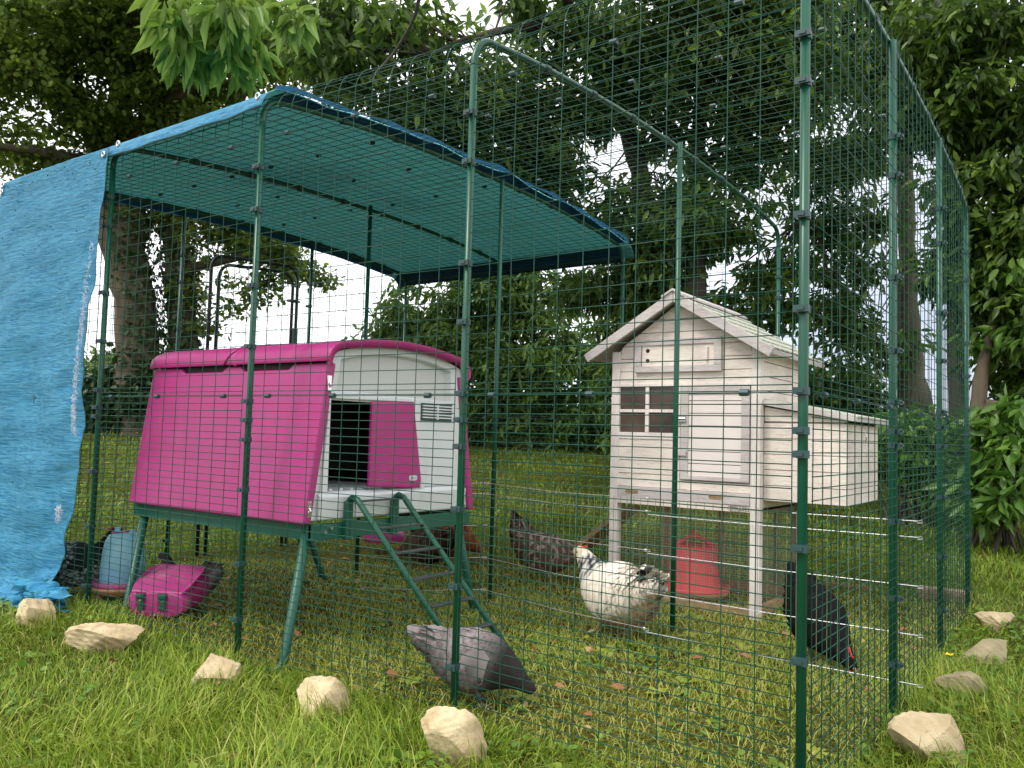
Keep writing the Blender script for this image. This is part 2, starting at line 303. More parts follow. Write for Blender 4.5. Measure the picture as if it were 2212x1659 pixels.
def build_grass():
    parts = []; rn = []
    for n, r0, r1, wd, lng in ((38000, .55, 2.4, .0028, 0), (80000, 2.2, 4.4, .0034, 0), (60000, 4.2, 7.5, .006, 0), (46000, 7., 12, .010, 0), (30000, 12, 24, .02, 0), (26000, .55, 3.6, .0026, 1), (60000, 1.2, 5.2, .0024, 2)):
        xy = wedge(n, r0, r1); x, y = xy.T; pn = patchnoise(x, y); ins = inrun(x, y); near = (~ins) & (np.abs(y) < .30) & (x < .2)
        keep = np.ones(n, bool)
        if lng == 0:
            h = np.where(ins, .036, .058)*rng.uniform(.45, 1.5, n)*(1+.35*pn); h = np.where(near, h*1.3, h); h = np.where(r0 >= 7, h*1.25, h); ln = .95
        elif lng == 1:
            h = rng.uniform(.07, .15, n)*(1+.2*pn); keep &= ~ins; keep &= (pn > rng.uniform(-.7, .7, n)); ln = 1.0
        else:
            h = rng.uniform(.025, .075, n); keep &= ins | (rng.uniform(0, 1, n) < .35); ln = 3.0
        und = (x > -2.95) & (x < -1.8) & (y > .05) & (y < 1.15)
        if lng < 2: keep &= ~(ins & (rng.uniform(0, 1, n) < .42+.32*(pn < -.05)+.2*und))
        keep &= ~((x > -1.6) & (x < -.75) & (y > 1.95) & (y < 2.6) & (rng.uniform(0, 1, n) < .5))
        keep &= ~((x < -3.12) & (y < .0) & (y > -.30) & (x > -4.6))
        k = int(keep.sum()); V, F = blades(k, xy[keep], h[keep], wd*rng.uniform(.6, 1.35, k), ln, 1.2 if lng < 2 else 3, .004 if lng == 2 else -.004)
        parts.append((V, F))
        c = rng.normal(.31, .27, n)*(1 if r0 < 4 else .75)+.16*pn+np.where(ins, .12, 0)+(.12 if lng == 1 else 0)-(.16 if r0 >= 4 else 0)
        if lng == 2: c = rng.uniform(.7, 1, n)
        rn.append(np.repeat(np.clip(c, 0, 1)[keep], 7))
    V, F = cmb(parts)
    g = npmesh('grass', V, F, mat('grass_blades', GG[0], .5, attr=GG, trans=.34, spec=.3), rnd=np.concatenate(rn))
    tag(g, 'tangled green and straw coloured grass covering the ground', 'grass', kind='stuff')
    # clover and broad leaved weeds
    n = 7000; xy = wedge(n, .6, 4.8); x, y = xy.T; pn = patchnoise(x*.8+3, y*.8); k = pn+.5*(y < -.6)*(x > -1.3)+.5*(x > 0)+rng.normal(0, .3, n) > (.22+.3*inrun(x, y)); xy = xy[k]
    cc = np.repeat(xy, 5, 0); m = len(cc); off = rng.normal(0, .016, (m, 2)); cc = cc+off
    pos = np.c_[cc, gz(cc[:, 0], cc[:, 1])+rng.uniform(.012, .045, m)*np.where(inrun(cc[:, 0], cc[:, 1]), .6, 1)]
    tv = np.array([[0, 0, 0], [.35, -.32, .06], [.8, -.3, .03], [1, 0, -.05], [.8, .3, .03], [.35, .32, .06], [.5, 0, -.03]])
    tf = np.array([[0, 1, 6], [1, 2, 6], [2, 3, 6], [3, 4, 6], [4, 5, 6], [5, 0, 6]])
    X = np.c_[rng.normal(size=(m, 2)), rng.normal(0, .25, m)]; Z = np.array([0, 0, 1.])+rng.normal(0, .3, (m, 3))
    V, F = scatter(tv, [tf], pos, X, Z, rng.uniform(.014, .034, m))
    wd = npmesh('clover', V, F, mat('clover_leaf', (.1, .2, .02), .5, attr=[(.09, .20, .025), (.14, .28, .035), (.26, .33, .03)], trans=.3), rnd=np.repeat(rng.uniform(0, 1, m), 7))
    tag(wd, 'low clover and round leaved weeds growing through the grass', 'weeds', kind='stuff')
    n = 230; xy = wedge(n, .8, 5.0, -80, 14); cc = np.repeat(xy, 6, 0); m = len(cc); an = np.tile(np.arange(6)*1.05, n)+rng.normal(0, .3, m)
    X = np.c_[np.cos(an), np.sin(an), rng.uniform(.0, .5, m)]; pos = np.c_[cc, gz(cc[:, 0], cc[:, 1])+.006]
    V, F = scatter(tv*np.array([1, .75, 1]), [tf], pos, X, np.array([0, 0, 1.])+rng.normal(0, .15, (m, 3)), np.repeat(rng.uniform(.03, .062, n), 6)*rng.uniform(.7, 1.1, m))
    dw = npmesh('broad_leaved_weeds', V, F, mat('weed_leaf', (.1, .2, .02), .5, attr=[(.14, .24, .03), (.24, .34, .04), (.42, .44, .06)], trans=.3), rnd=np.repeat(np.repeat(rng.uniform(0, 1, n), 6), 7))
    tag(dw, 'flat yellowish green rosettes of broad leaved weeds', 'weeds', kind='stuff')
    # fallen brown leaves
    n = 620; xy = wedge(n, .8, 6.5, -78, 12); ins = inrun(*xy.T); k = ins | (rng.uniform(0, 1, n) < .22); xy = xy[k]; m = len(xy)
    tv = np.array([[0, 0, 0], [.25, -.22, .10], [.6, -.3, .16], [1, 0, .05], [.65, .28, .18], [.25, .25, .06], [.5, 0, .0]])
    X = np.c_[rng.normal(size=(m, 2)), rng.normal(0, .2, m)]; Z = np.array([0, 0, 1.])+rng.normal(0, .4, (m, 3))
    V, F = scatter(tv, [tf], np.c_[xy, gz(*xy.T)+rng.uniform(.01, .035, m)], X, Z, rng.uniform(.022, .055, m))
    fl = npmesh('fallen_leaves', V, F, mat('dead_leaf', (.2, .1, .04), .7, attr=[(.28, .11, .045), (.40, .20, .08), (.50, .36, .17)], trans=.15), rnd=np.repeat(rng.uniform(0, 1, m), 7))
    tag(fl, 'dry brown leaves lying scattered in the short grass', 'leaves', kind='stuff')
build_grass()

# ---------------------------------------------------------------- walk-in run
RUN = thing('walk_in_run', 'tall green wire mesh walk-in chicken run with arched roof tubes', 'chicken run', (0, 0, 0))
FR = [(-4.013, -.03, .0), (-3.051, -.018, .011), (-2.013, -.003, -.033), (-1.031, .045, -.014), (.003, .005, -.038)]   # front posts
BK = [(-3.988, 2.907, -.018), (-3.019, 2.868, .029), (-2.012, 2.872, .022), (-.994, 2.894, -.01), (-.018, 2.877, .014)]
RT = [(.003, .005, -.038), (.015, .915, -.015), (-.004, 1.945, -.004), (-.018, 2.877, .014)]
LF = [(-4.013, -.03, .0), (-3.99, .935, .03), (-3.983, 1.93, .021), (-3.988, 2.907, -.018)]
ME = [(-2.953, 1.483, .012), (-1.978, 1.472, -.017), (-.971, 1.449, -.01)]
def zarch(y, y0=0., y1=2.88):
    c = (y0+y1)/2; h = (y1-y0)/2; t = min(1, abs((y-c)/h)); return 2.075+.09*(1-t*t)**.8
TR = .0118
def post(x, y, g, ztop, name='post', clips=True, r=TR, ox=0, oy=1):
    b = MB(); b.tube([(x, y, g-.06), (x, y, ztop)], r, 12)
    p = b.build(name, M['green'], RUN, smooth=False)
    sm(p)
    if clips:
        for z in (.14, .395, .615, .833, .914, .985, 1.177, 1.375, 1.70, 1.84):
            z += random.uniform(-.03, .03)+g
            if z > ztop-.03: continue
            c = MB(); c.tube([(x, y, z-.009), (x, y, z+.009)], r+.0032, 10)
            if ox == 0: c.box(x-.018, x+.018, y-r-.009*oy-.004, y-r-.009*oy+.004, z-.008, z+.008); c.box(x-.008, x+.008, y-r-.016*oy, y-r-.008*oy, z-.004, z+.004)
            else: c.box(x+ox*(r+.005), x+ox*(r+.013), y-.018, y+.018, z-.008, z+.008); c.box(x+ox*(r+.012), x+ox*(r+.02), y-.008, y+.008, z-.004, z+.004)
            c.build('post_clip', M['clip'], p)
    return p
def sm(o):
    o.data.polygons.foreach_set('use_smooth', [len(p.vertices) == 4 for p in o.data.polygons]); return o
for i, (x, y, g) in enumerate(FR): post(x, y, g, 1.985)
for (x, y, g) in RT[1:3]: post(x, y, g, zarch(y)-.004, ox=1)
for (x, y, g) in LF[1:3]: post(x, y, g, zarch(y)-.004, ox=-1)
for (x, y, g) in BK: post(x, y, g, 1.985, oy=-1)
for (x, y, g) in ME: post(x, y, g, zarch(y)-.006, name='support_pole', clips=False)
def archpath(yf, yb, off=0., z0=1.985, rb=.085):
    """profile (y,z) from front, round the bend, over the arch and down behind"""
    P = []
    zt = 2.075+off
    P.append((yf-off, z0))
    for k in range(0, 7):
        a = math.pi/2*k/6; P.append((yf-off+(rb+off)*(1-math.cos(a)), zt-(rb+off)+ (rb+off)*math.sin(a)+ (zarch(yf+rb, yf, yb)-2.075)*math.sin(a)))
    n = 18; ys = np.linspace(yf+rb, yb-rb, n)
    for y in ys[1:-1]: P.append((y, zarch(y, yf, yb)+off))
    for k in range(6, -1, -1):
        a = math.pi/2*k/6; P.append((yb+off-(rb+off)*(1-math.cos(a)), zt-(rb+off)+(rb+off)*math.sin(a)+(zarch(yb-rb, yf, yb)-2.075)*math.sin(a)))
    P.append((yb+off, z0)); return P
for (xf, yf, _), (xb, yb, _) in zip(FR, BK):
    P = archpath(yf, yb); b = MB(); pts = [(xf+(xb-xf)*(y-yf)/(yb-yf), y, z) for y, z in P]; b.tube(pts, TR, 12)
    a = sm(b.build('roof_arch', M['green'], RUN))
    for j in range(9, len(pts)-8, 2):
        p = Vector(pts[j]); q = Vector(pts[j+1]); d = (q-p).normalized()*.012; c = MB(); c.tube([p-d, p+d], TR+.005, 8); c.build('arch_clip', M['clip'], a)
WR = .00145
def wall_panel(A, B, z0, z1, name, horiz, nrm, zfun=None, nv=12, skip=None):
    """mesh sheet from post A to post B"""
    A = Vector((A[0], A[1], 0)); B = Vector((B[0], B[1], 0)); d = (B-A); Ln = d.length; d.normalize(); n = Vector(nrm)
    o = n*(TR+.0035); A2 = A+d*.019+o; B2 = B-d*.019+o; b = MB()
    for z in horiz:
        b.tube([A2+Vector((0, 0, z)), B2+Vector((0, 0, z))], WR, 5)
    o2 = n*(WR*1.7)
    for k in range(nv+1):
        p = A2+(B2-A2)*k/nv+o2; t = z1 if zfun is None else zfun(p.y)
        m1 = p+Vector((0, 0, (z0+t)/2))+n*random.uniform(-.002, .002)
        b.tube([p+Vector((0, 0, z0)), m1, p+Vector((0, 0, t))], WR, 5, cap=False)
    w_ = b.build(name, M['wire'], RUN, smooth=True); return w_
def ring_clips(parent, pts, axis, r=.0085, h=.011):
    for p in pts:
        c = MB(); a = Vector(axis)*h; p = Vector(p); c.tube([p-a, p+a], r, 8); c.build('mesh_clip', M['clip'], parent)
lowH = [.012+.0266*k for k in range(36)]; upH = [.952, .966, .985]+[1.03+.0522*k for k in range(17)]
for S, nrm, ax in ((FR, (0, -1, 0), 'x'), (BK, (0, 1, 0), 'x'), (RT, (1, 0, 0), 'y'), (LF, (-1, 0, 0), 'y')):
    for i in range(len(S)-1):
        A, B = S[i], S[i+1]; g = (A[2]+B[2])/2
        isdoor = S is LF and i == 1
        lo = wall_panel(A, B, g, .945, 'lower_mesh_panel', [g+h*(.945-g)/.94 for h in lowH], nrm)
        if ax == 'x': up = wall_panel(A, B, .950, 1.915, 'upper_mesh_panel', upH, nrm)
        else: up = wall_panel(A, B, .950, None, 'upper_mesh_panel', upH+[1.95, 2.007], nrm, zfun=lambda y: zarch(min(2.86, max(.02, y)))-.0)
        d = Vector((B[0]-A[0], B[1]-A[1], 0)); a0 = Vector((A[0], A[1], .9485))+Vector(nrm)*(TR+.004)
        ring_clips(up, [a0+d*f for f in (.12, .45, .87)], d.normalized())
for i in range(4):
    (xa, ya, _), (xb, yb, _) = FR[i], FR[i+1]; bA, bB = BK[i], BK[i+1]; b = MB()
    PA = archpath(ya, bA[1], .0155, 1.915, .075); PB = archpath(yb, bB[1], .0155, 1.915, .075)
    pa = [Vector((xa+(bA[0]-xa)*(y-ya)/(bA[1]-ya)+.019, y, z)) for y, z in PA]; pb = [Vector((xb+(bB[0]-xb)*(y-yb)/(bB[1]-yb)-.019, y, z)) for y, z in PB]
    nv = 12
    for k in range(nv+1): b.tube([p+(q-p)*k/nv for p, q in zip(pa, pb)], WR, 5, cap=False)
    def resample(P, step):
        L_ = [0]
        for u, v in zip(P[:-1], P[1:]): L_.append(L_[-1]+(v-u).length)
        n = int(round(L_[-1]/step)); outp = []
        for k in range(n+1):
            s = L_[-1]*k/n; j = min(len(P)-2, max(0, int(np.searchsorted(L_, s))-1)); t = (s-L_[j])/max(1e-9, L_[j+1]-L_[j]); outp.append(P[j].lerp(P[j+1], t))
        return outp
    ra = resample(pa, 0.0522); nr = len(ra)-1; rb = resample(pb, 0.0522); rb = rb if len(rb) == len(ra) else [rb[min(len(rb)-1, int(round(k*(len(rb)-1)/nr)))] for k in range(nr+1)]
    for k, (p, q) in enumerate(zip(ra, rb)):
        m_ = Vector((0, 0, random.uniform(-.003, .002))); b.tube([p+Vector((0, 0, .0026)), (p+q)/2+m_, q+Vector((0, 0, .0026))], WR, 5)
    rm = b.build('roof_mesh_panel', M['wire'], RUN, smooth=True)
    cp = []
    for fr in (0, 17, 34): 
        j = min(nr, fr); 
        for f in (.15, .5, .86): cp.append(ra[j].lerp(rb[j], f)+Vector((0, 0, -.003)))
    for f in (.3, .7): cp.append(ra[25].lerp(rb[25], f))
    ring_clips(rm, cp, (1, 0, 0))
def door_arch(y0, y1, zt, x, r, name):
    b = MB(); P = [(x, y0, .02), (x, y0, zt-.09)]
    for k in range(1, 6): a = math.pi/2*k/6; P.append((x, y0+.09*(1-math.cos(a)), zt-.09+.09*math.sin(a)))
    P.append((x, y0+.09, zt)); P.append((x, y1-.09, zt+.03))
    for k in range(1, 7): a = math.pi/2*k/6; P.append((x, y1-.09+.09*math.sin(a), zt+.03-.09+.09*math.cos(a)))
    P.append((x, y1, .02)); b.tube(P, r, 10); return b.build(name, M['black'], RUN, smooth=True)
df = door_arch(1.134, 1.815, 1.915, -3.985, .011, 'door_frame'); dd = door_arch(1.185, 1.765, 1.865, -3.972, .0105, 'door')
b = MB(); b.box(-3.985, -3.94, 1.765, 1.80, 1.40, 1.52); b.tube([(-3.96, 1.68, 1.385), (-3.96, 1.80, 1.385)], .014, 8); b.box(-3.99, -3.955, 1.73, 1.82, 1.70, 1.715)
b.build('door_latch', M['clip'], dd, bevel=.003)

# ---------------------------------------------------------------- blue tarpaulin
def tarp_mat(name, col, light, thin, holes=True):
    m = bpy.data.materials.new(name); m.use_nodes = True; t = m.node_tree; B = t.nodes['Principled BSDF']; l = t.links.new
    B.inputs['Roughness'].default_value = .42; B.inputs['Specular IOR Level'].default_value = .45
    tcn = t.nodes.new('ShaderNodeTexCoord'); mp = t.nodes.new('ShaderNodeMapping'); mp.inputs['Scale'].default_value = (3.0, 3.0, 40); l(tcn.outputs['Object'], mp.inputs[0])
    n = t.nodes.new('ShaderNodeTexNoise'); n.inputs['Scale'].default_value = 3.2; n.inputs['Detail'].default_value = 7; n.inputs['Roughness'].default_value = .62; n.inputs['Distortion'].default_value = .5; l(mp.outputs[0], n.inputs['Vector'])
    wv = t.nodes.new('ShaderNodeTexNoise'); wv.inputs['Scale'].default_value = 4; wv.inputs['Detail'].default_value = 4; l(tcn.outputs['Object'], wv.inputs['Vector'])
    r = t.nodes.new('ShaderNodeValToRGB'); r.color_ramp.elements[0].position = .36; r.color_ramp.elements[0].color = (*[q*.80 for q in col], 1); r.color_ramp.elements[1].position = .70; r.color_ramp.elements[1].color = (*light, 1); e2 = r.color_ramp.elements.new(.46); e2.color = (*[(p*.5+q*.5) for p, q in zip(col, light)], 1)  # crinkle shading put into the colour: darker creases, lighter ridges
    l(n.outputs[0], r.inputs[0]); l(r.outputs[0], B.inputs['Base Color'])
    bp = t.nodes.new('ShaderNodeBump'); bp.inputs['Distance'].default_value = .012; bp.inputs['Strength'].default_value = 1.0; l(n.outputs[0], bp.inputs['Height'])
    wx = t.nodes.new('ShaderNodeTexWave'); wx.bands_direction = 'Z'; wx.inputs['Scale'].default_value = 70; wx.inputs['Distortion'].default_value = 1.5; wx.inputs['Detail'].default_value = 3; l(tcn.outputs['Object'], wx.inputs['Vector'])
    bw = t.nodes.new('ShaderNodeBump'); bw.inputs['Distance'].default_value = .002; bw.inputs['Strength'].default_value = .7; l(wx.outputs[0], bw.inputs['Height']); l(bw.outputs[0], bp.inputs['Normal'])
    bp2 = t.nodes.new('ShaderNodeBump'); bp2.inputs['Distance'].default_value = .02; bp2.inputs['Strength'].default_value = .5; l(wv.outputs[0], bp2.inputs['Height']); l(bp.outputs[0], bp2.inputs['Normal']); l(bp2.outputs[0], B.inputs['Normal'])
    tr = t.nodes.new('ShaderNodeBsdfTranslucent'); tr.inputs[0].default_value = (*thin, 1); ms = t.nodes.new('ShaderNodeMixShader'); ms.inputs[0].default_value = .5
    l(B.outputs[0], ms.inputs[1]); l(tr.outputs[0], ms.inputs[2]); l(ms.outputs[0], t.nodes['Material Output'].inputs[0])
    return m
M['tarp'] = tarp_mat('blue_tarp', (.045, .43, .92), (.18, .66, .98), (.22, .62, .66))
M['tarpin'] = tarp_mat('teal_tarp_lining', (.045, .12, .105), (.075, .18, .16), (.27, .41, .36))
def sheet(name, fn, nu, nv, mat_, parent=None, flip=False):
    U, V = np.meshgrid(np.linspace(0, 1, nu), np.linspace(0, 1, nv), indexing='ij')
    P = np.array([fn(u, v) for u, v in zip(U.ravel(), V.ravel())])
    i, j = np.meshgrid(np.arange(nu-1), np.arange(nv-1), indexing='ij'); i = i.ravel(); j = j.ravel()
    q = np.c_[i*nv+j, (i+1)*nv+j, (i+1)*nv+j+1, i*nv+j+1]
    return npmesh(name, P, [q], mat_, parent, smooth=True)
TARP = thing('tarpaulin', 'blue tarpaulin draped over the left part of the run roof and down its front corner', 'tarpaulin', (0, 0, 0))
RX = [-4.06, -1.965]
def wav(a, b): return math.sin(a*17+b*3)*.5+math.sin(a*31-b*11+1.3)*.3+math.sin(b*23+a*5)*.3
NP = archpath(-.03, 2.885, .0195, 2.022, .075)
NL = [0]
for a_, b_ in zip(NP[:-1], NP[1:]): NL.append(NL[-1]+math.dist(a_, b_))
def prof(s):
    s = s*NL[-1]; j = min(len(NP)-2, max(0, int(np.searchsorted(NL, s))-1)); t = (s-NL[j])/(NL[j+1]-NL[j]); return NP[j][0]*(1-t)+NP[j+1][0]*t, NP[j][1]*(1-t)+NP[j+1][1]*t
def roof_fn(dz):
    def f(u, v):
        y, z = prof(v); ripple = .0045*max(0, u-.9)/.1*(.5+math.sin(v*38)+.6*math.sin(v*71+1))
        x = RX[0]+(RX[1]-RX[0])*u+.012*math.sin(v*27)*(u > .97)
        if u < .02: z -= .05*(1-u/.02)
        if v < .03: y -= .004*math.sin(u*40)
        return (x, y, z+ripple+dz+.003*wav(u*2, v*3)*(0 if v < .06 or v > .94 else 1))
    return f
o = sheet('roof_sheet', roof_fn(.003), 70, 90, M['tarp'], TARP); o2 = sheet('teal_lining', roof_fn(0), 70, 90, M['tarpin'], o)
M['tarphem'] = tarp_mat('folded_hem', (.008, .055, .14), (.015, .09, .21), (.025, .11, .22))
_rf = roof_fn(-.0025)
def strip(name, u0, u1, v0, v1, nu, nv, dz=0.): return sheet(name, lambda u, v: (lambda p: (p[0], p[1], p[2]+dz))(_rf(u0+(u1-u0)*u, v0+(v1-v0)*v)), nu, nv, M['tarphem'], TARP)
strip('side_hem', .962, 1., .06, .94, 8, 90); strip('side_hem', 0., .022, .04, .94, 6, 60); strip('back_hem', 0., .9615, .955, 1., 60, 8)
def flap(u, v):
    y, z = prof(.045+.91*v); return (RX[1]-.004+.016*u+.010*math.sin(v*41), y, z+.008+u*(.009+.006*math.sin(v*29)+.004*math.sin(v*67)))
sheet('turned_up_edge', flap, 5, 110, M['tarphem'], TARP)
# front drape : right edge traced as (z, x)
ED = [(2.09, -3.015), (1.56, -3.06), (1.07, -3.105), (.90, -3.11), (.74, -3.085), (.50, -3.13), (.28, -3.175), (.12, -3.25), (.05, -3.19), (-.0, -3.17)]
def edge_x(z):
    for (z1, x1), (z2, x2) in zip(ED[:-1], ED[1:]):
        if z >= z2: t = (z-z2)/(z1-z2); t = min(1, max(0, t)); return x2+(x1-x2)*t
    return ED[-1][1]
def drape_fn(off):
    def f(u, v):
        z = 2.058-v*2.058; xr = edge_x(z); x0 = -4.08-.10*v; x = x0+(xr-x0)*u
        y = -.062-.035*v**2*(.6+.4*math.sin(u*9))
        fold = .018*math.sin(u*9+v*7.0)*min(1, v*2)+.012*math.sin((u*14-v*22))*v*(1-v)*3+.006*math.sin(v*63+u*9+2*math.sin(u*6))+.004*wav(u*3, v*9)
        y += fold*(.4+.6*v)-.0
        if u > .93: y -= .010*(u-.93)/.07*math.sin(v*40)*v
        if v > .9:
            t = (v-.9)/.1; y -= .11*t*t+.03*t*math.sin(u*23); z = 2.058-.9*2.058-(.206)*math.sin(t*1.35)/math.sin(1.35)*.93+.018*t*math.sin(u*37+t*6)
        return (x, y+off, z)
    return f
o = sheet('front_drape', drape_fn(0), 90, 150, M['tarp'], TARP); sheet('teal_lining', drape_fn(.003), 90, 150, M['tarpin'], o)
# crumpled hem on the ground
def hem_fn(u, v):
    z0 = gzf(-3.2, -.12)+.004; n = 9; k = v*n; j = int(min(k, n-1)); t = k-j; tt = t if j % 2 == 0 else 1-t
    x = -3.31+.30*u+.03*math.sin(j*2.1+v*3)+.02*math.sin(v*40); w_ = .10+.02*math.sin(j*1.7)
    y = -.215+w_*tt+.02*math.sin(u*11+j)+.012*math.sin(u*27+j*2.)-.02*u
    z = z0+.0125*j+.012*math.sin(t*math.pi)*(.5+.5*math.sin(j*3.1+u*6))+.010*math.sin(u*13+j*1.3)+.006*math.sin(u*31+tt*9)+.03*(1-u)*(j/9)
    return (x, y, max(z, z0))
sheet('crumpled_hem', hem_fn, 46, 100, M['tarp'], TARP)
M['fray'] = mat('frayed_threads', (.62, .68, .74), .8, col2=(.30, .42, .58), scale=30)
b = MB()
bp_ = MB()
for k in range(520):
    z = random.choice((random.uniform(.95, 1.62), random.uniform(.98, 1.45), random.uniform(.78, .95), random.uniform(.40, .46))); x = edge_x(z); wdt = .024 if z > .7 else .028
    xx = x+.010-random.uniform(-.006, wdt)-(.03 if z < .5 else 0); y = -.085-.02*((2.1-z)/2.1)-random.uniform(0, .008); a = random.uniform(0, math.pi) if random.random() < .5 else random.choice((0, math.pi/2)); l_ = random.uniform(.006, .018)
    d = Vector((math.cos(a)*l_, random.uniform(-.004, .004), math.sin(a)*l_)); (b if z > .6 else bp_).tube([Vector((xx, y, z))-d, Vector((xx, y-.003, z)), Vector((xx, y, z))+d], .0011, 3, cap=False)
b.build('frayed_edge', M['fray'], TARP); bp_.build('frayed_patch', M['fray'], TARP)
def eyelet(p, rot):
    c = MB(); pts = []
    for k in range(14): a = 2*math.pi*k/14; pts.append(Vector(p)+Vector((math.cos(a)*.011, 0, math.sin(a)*.011)))
    c.tube(pts, .0042, 6, closed=True); c.build('eyelet', M['steel'], TARP, smooth=True)
for x, z in ((-2.93, 2.055), (-1.965, 2.055), (-3.05, 2.03), (-4.04, 2.045), (-4.05, 2.01)): eyelet((x, -.066, z), 0)
for u in np.linspace(.03, .97, 26):
    b = MB(); x = -4.06+2.1*u+random.uniform(-.02, .02); z = random.uniform(2.035, 2.075); b.tube([(x-.003, -0.0522, z), (x+.003, -0.0522, z)], .0028, 5)
for k in range(22):
    b = MB(); x = random.uniform(-4.0, -3.08); z = random.choice((random.uniform(1.96, 2.03), random.uniform(1.6, 2.0))); b.tube([(x-.003, -.074, z), (x+.003, -.074, z)], .0025, 5); b.build('puncture_hole', M['holes'], TARP)

# ---------------------------------------------------------------- plastic coop
FX = -1.80; YC = .581
COOP = thing('plastic_coop', 'magenta and pale grey plastic chicken coop standing on a green steel frame', 'chicken coop', (0, 0, 0))
def P3(xl, y, z): return (FX-xl, YC+y, z)
Lc = 1.15
# grey shell: front frame as polygons with opening, built from strips
def shell():
    hb, ht = .475, .385; zb, zt = .495, 1.115
    def hw(z): return hb+(ht-hb)*(z-zb)/(zt-zb)
    def top(y): return 1.180-.06*(abs(y)/.385)**2.2
    b = MB()
    # opening rect (y -.385..+.13 , z .60 .. .94) -> leaves left strip, bottom, right, top
    oy0, oy1, oz0, oz1 = -.385, .132, .600, .945
    d = .05
    def strip(poly): b.prism([(YC+p, q) for p, q in poly], FX-.004, FX-d, 'x')
    strip([(-hw(zb), zb), (hw(zb), zb), (hw(oz0), oz0), (-hw(oz0), oz0)])
    strip([(-hw(oz0), oz0), (oy0+.0, oz0), (oy0+.0, oz1), (-hw(oz1), oz1)])
    strip([(oy1, oz0), (hw(oz0), oz0), (hw(oz1), oz1), (oy1-.07, oz1)])
    n = 16; ys = np.linspace(-hw(oz1+.11), hw(oz1+.11), n)
    # top part recessed panel is set back; frame ring around
    ring_o = [(-hw(oz1), oz1), (hw(oz1), oz1)]+[(y, top(y)) for y in np.linspace(.385, -.385, 17)]
    ring_i = [(-hw(.985)+.055, .985), (hw(.985)-.075, .972)]+[(y, top(y)-.035) for y in np.linspace(.325, -.33, 17)]
    m = len(ring_o); vs = [(FX-.004, YC+p, q) for p, q in ring_o]+[(FX-.004-.0, YC+p, q) for p, q in ring_i]+[(FX-.032, YC+p*.97, q-.004) for p, q in ring_i]
    fs = [(k, (k+1) % m, m+(k+1) % m, m+k) for k in range(m)]+[(m+k, m+(k+1) % m, 2*m+(k+1) % m, 2*m+k) for k in range(m)]
    b.add(vs, fs)
    o = b.build('grey_shell', M['grey'], COOP, bevel=.006)
    c = MB(); c.add([(FX-.032, YC+p*.97, q-.004) for p, q in ring_i], [tuple(range(m))]); c.build('recessed_panel', M['beigegrey'], o)
    # lip round the opening (raised frame)
    c = MB(); x0, x1 = FX-.004, FX+.010
    c.prism([(YC-.415, .59), (YC-.385, .59), (YC-.385, .950), (YC-.39, .965)], x0, x1, 'x'); c.prism([(YC-.39, .95), (YC+.09, .957), (YC+.085, .972), (YC-.39, .966)], x0, x1, 'x')
    c.prism([(YC+.132, .585), (YC+.155, .592), (YC+.097, .972), (YC+.068, .957)], x0, x1, 'x'); c.build('door_surround', M['grey'], o, bevel=.005)
    # floor ledge, slats of the tray
    c = MB(); c.box(FX-.95, FX-.055, YC-.40, YC+.40, .585, .598); c.build('floor_tray', M['grey'], COOP)
    c = MB()
    for k in range(9): c.box(FX-.9, FX-.06, YC-.37+.055*k, YC-.355+.055*k, .598, .606)
    c.build('roosting_bars', M['grey'], COOP)
    # bottom sill front
    c = MB(); c.prism([(FX+.0, .598), (FX+.02, .585), (FX+.012, .50), (FX-.0, .495)], YC-.425, YC+.425, 'y'); c.build('front_sill', M['grey'], o, bevel=.005)
    # inside dark walls
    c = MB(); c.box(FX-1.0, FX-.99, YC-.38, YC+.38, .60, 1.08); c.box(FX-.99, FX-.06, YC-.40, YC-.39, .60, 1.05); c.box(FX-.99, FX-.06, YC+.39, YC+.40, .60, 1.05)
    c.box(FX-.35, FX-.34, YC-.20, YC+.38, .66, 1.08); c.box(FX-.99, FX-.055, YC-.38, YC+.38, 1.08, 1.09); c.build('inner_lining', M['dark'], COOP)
    # back wall
    c = MB(); poly = [(YC-hw(zb), zb), (YC+hw(zb), zb), (YC+.385, 1.10)]+[(YC+y, top(y)) for y in np.linspace(.36, -.36, 9)]+[(YC-.385, 1.10)]
    c.prism(poly, FX-Lc+.02, FX-Lc, 'x'); c.build('back_wall', M['grey'], COOP, bevel=.004)
shell()
# vent
b = MB(); vy0, vy1, vz0, vz1 = YC+.135, YC+.325, .888, .952
b.box(FX-.004, FX-.001, vy0-.006, vy1+.006, vz0-.006, vz1+.006); vb = b.build('vent', M['clip'], COOP)
b = MB()
for k in range(5):
    z = vz0+.006+.0125*k; b.box(FX-.001, FX+.006, vy0, vy1, z, z+.0055)
b.box(FX-.001, FX+.007, (vy0+vy1)/2-.004, (vy0+vy1)/2+.004, vz0, vz1); b.build('louvres', M['grey'], vb)
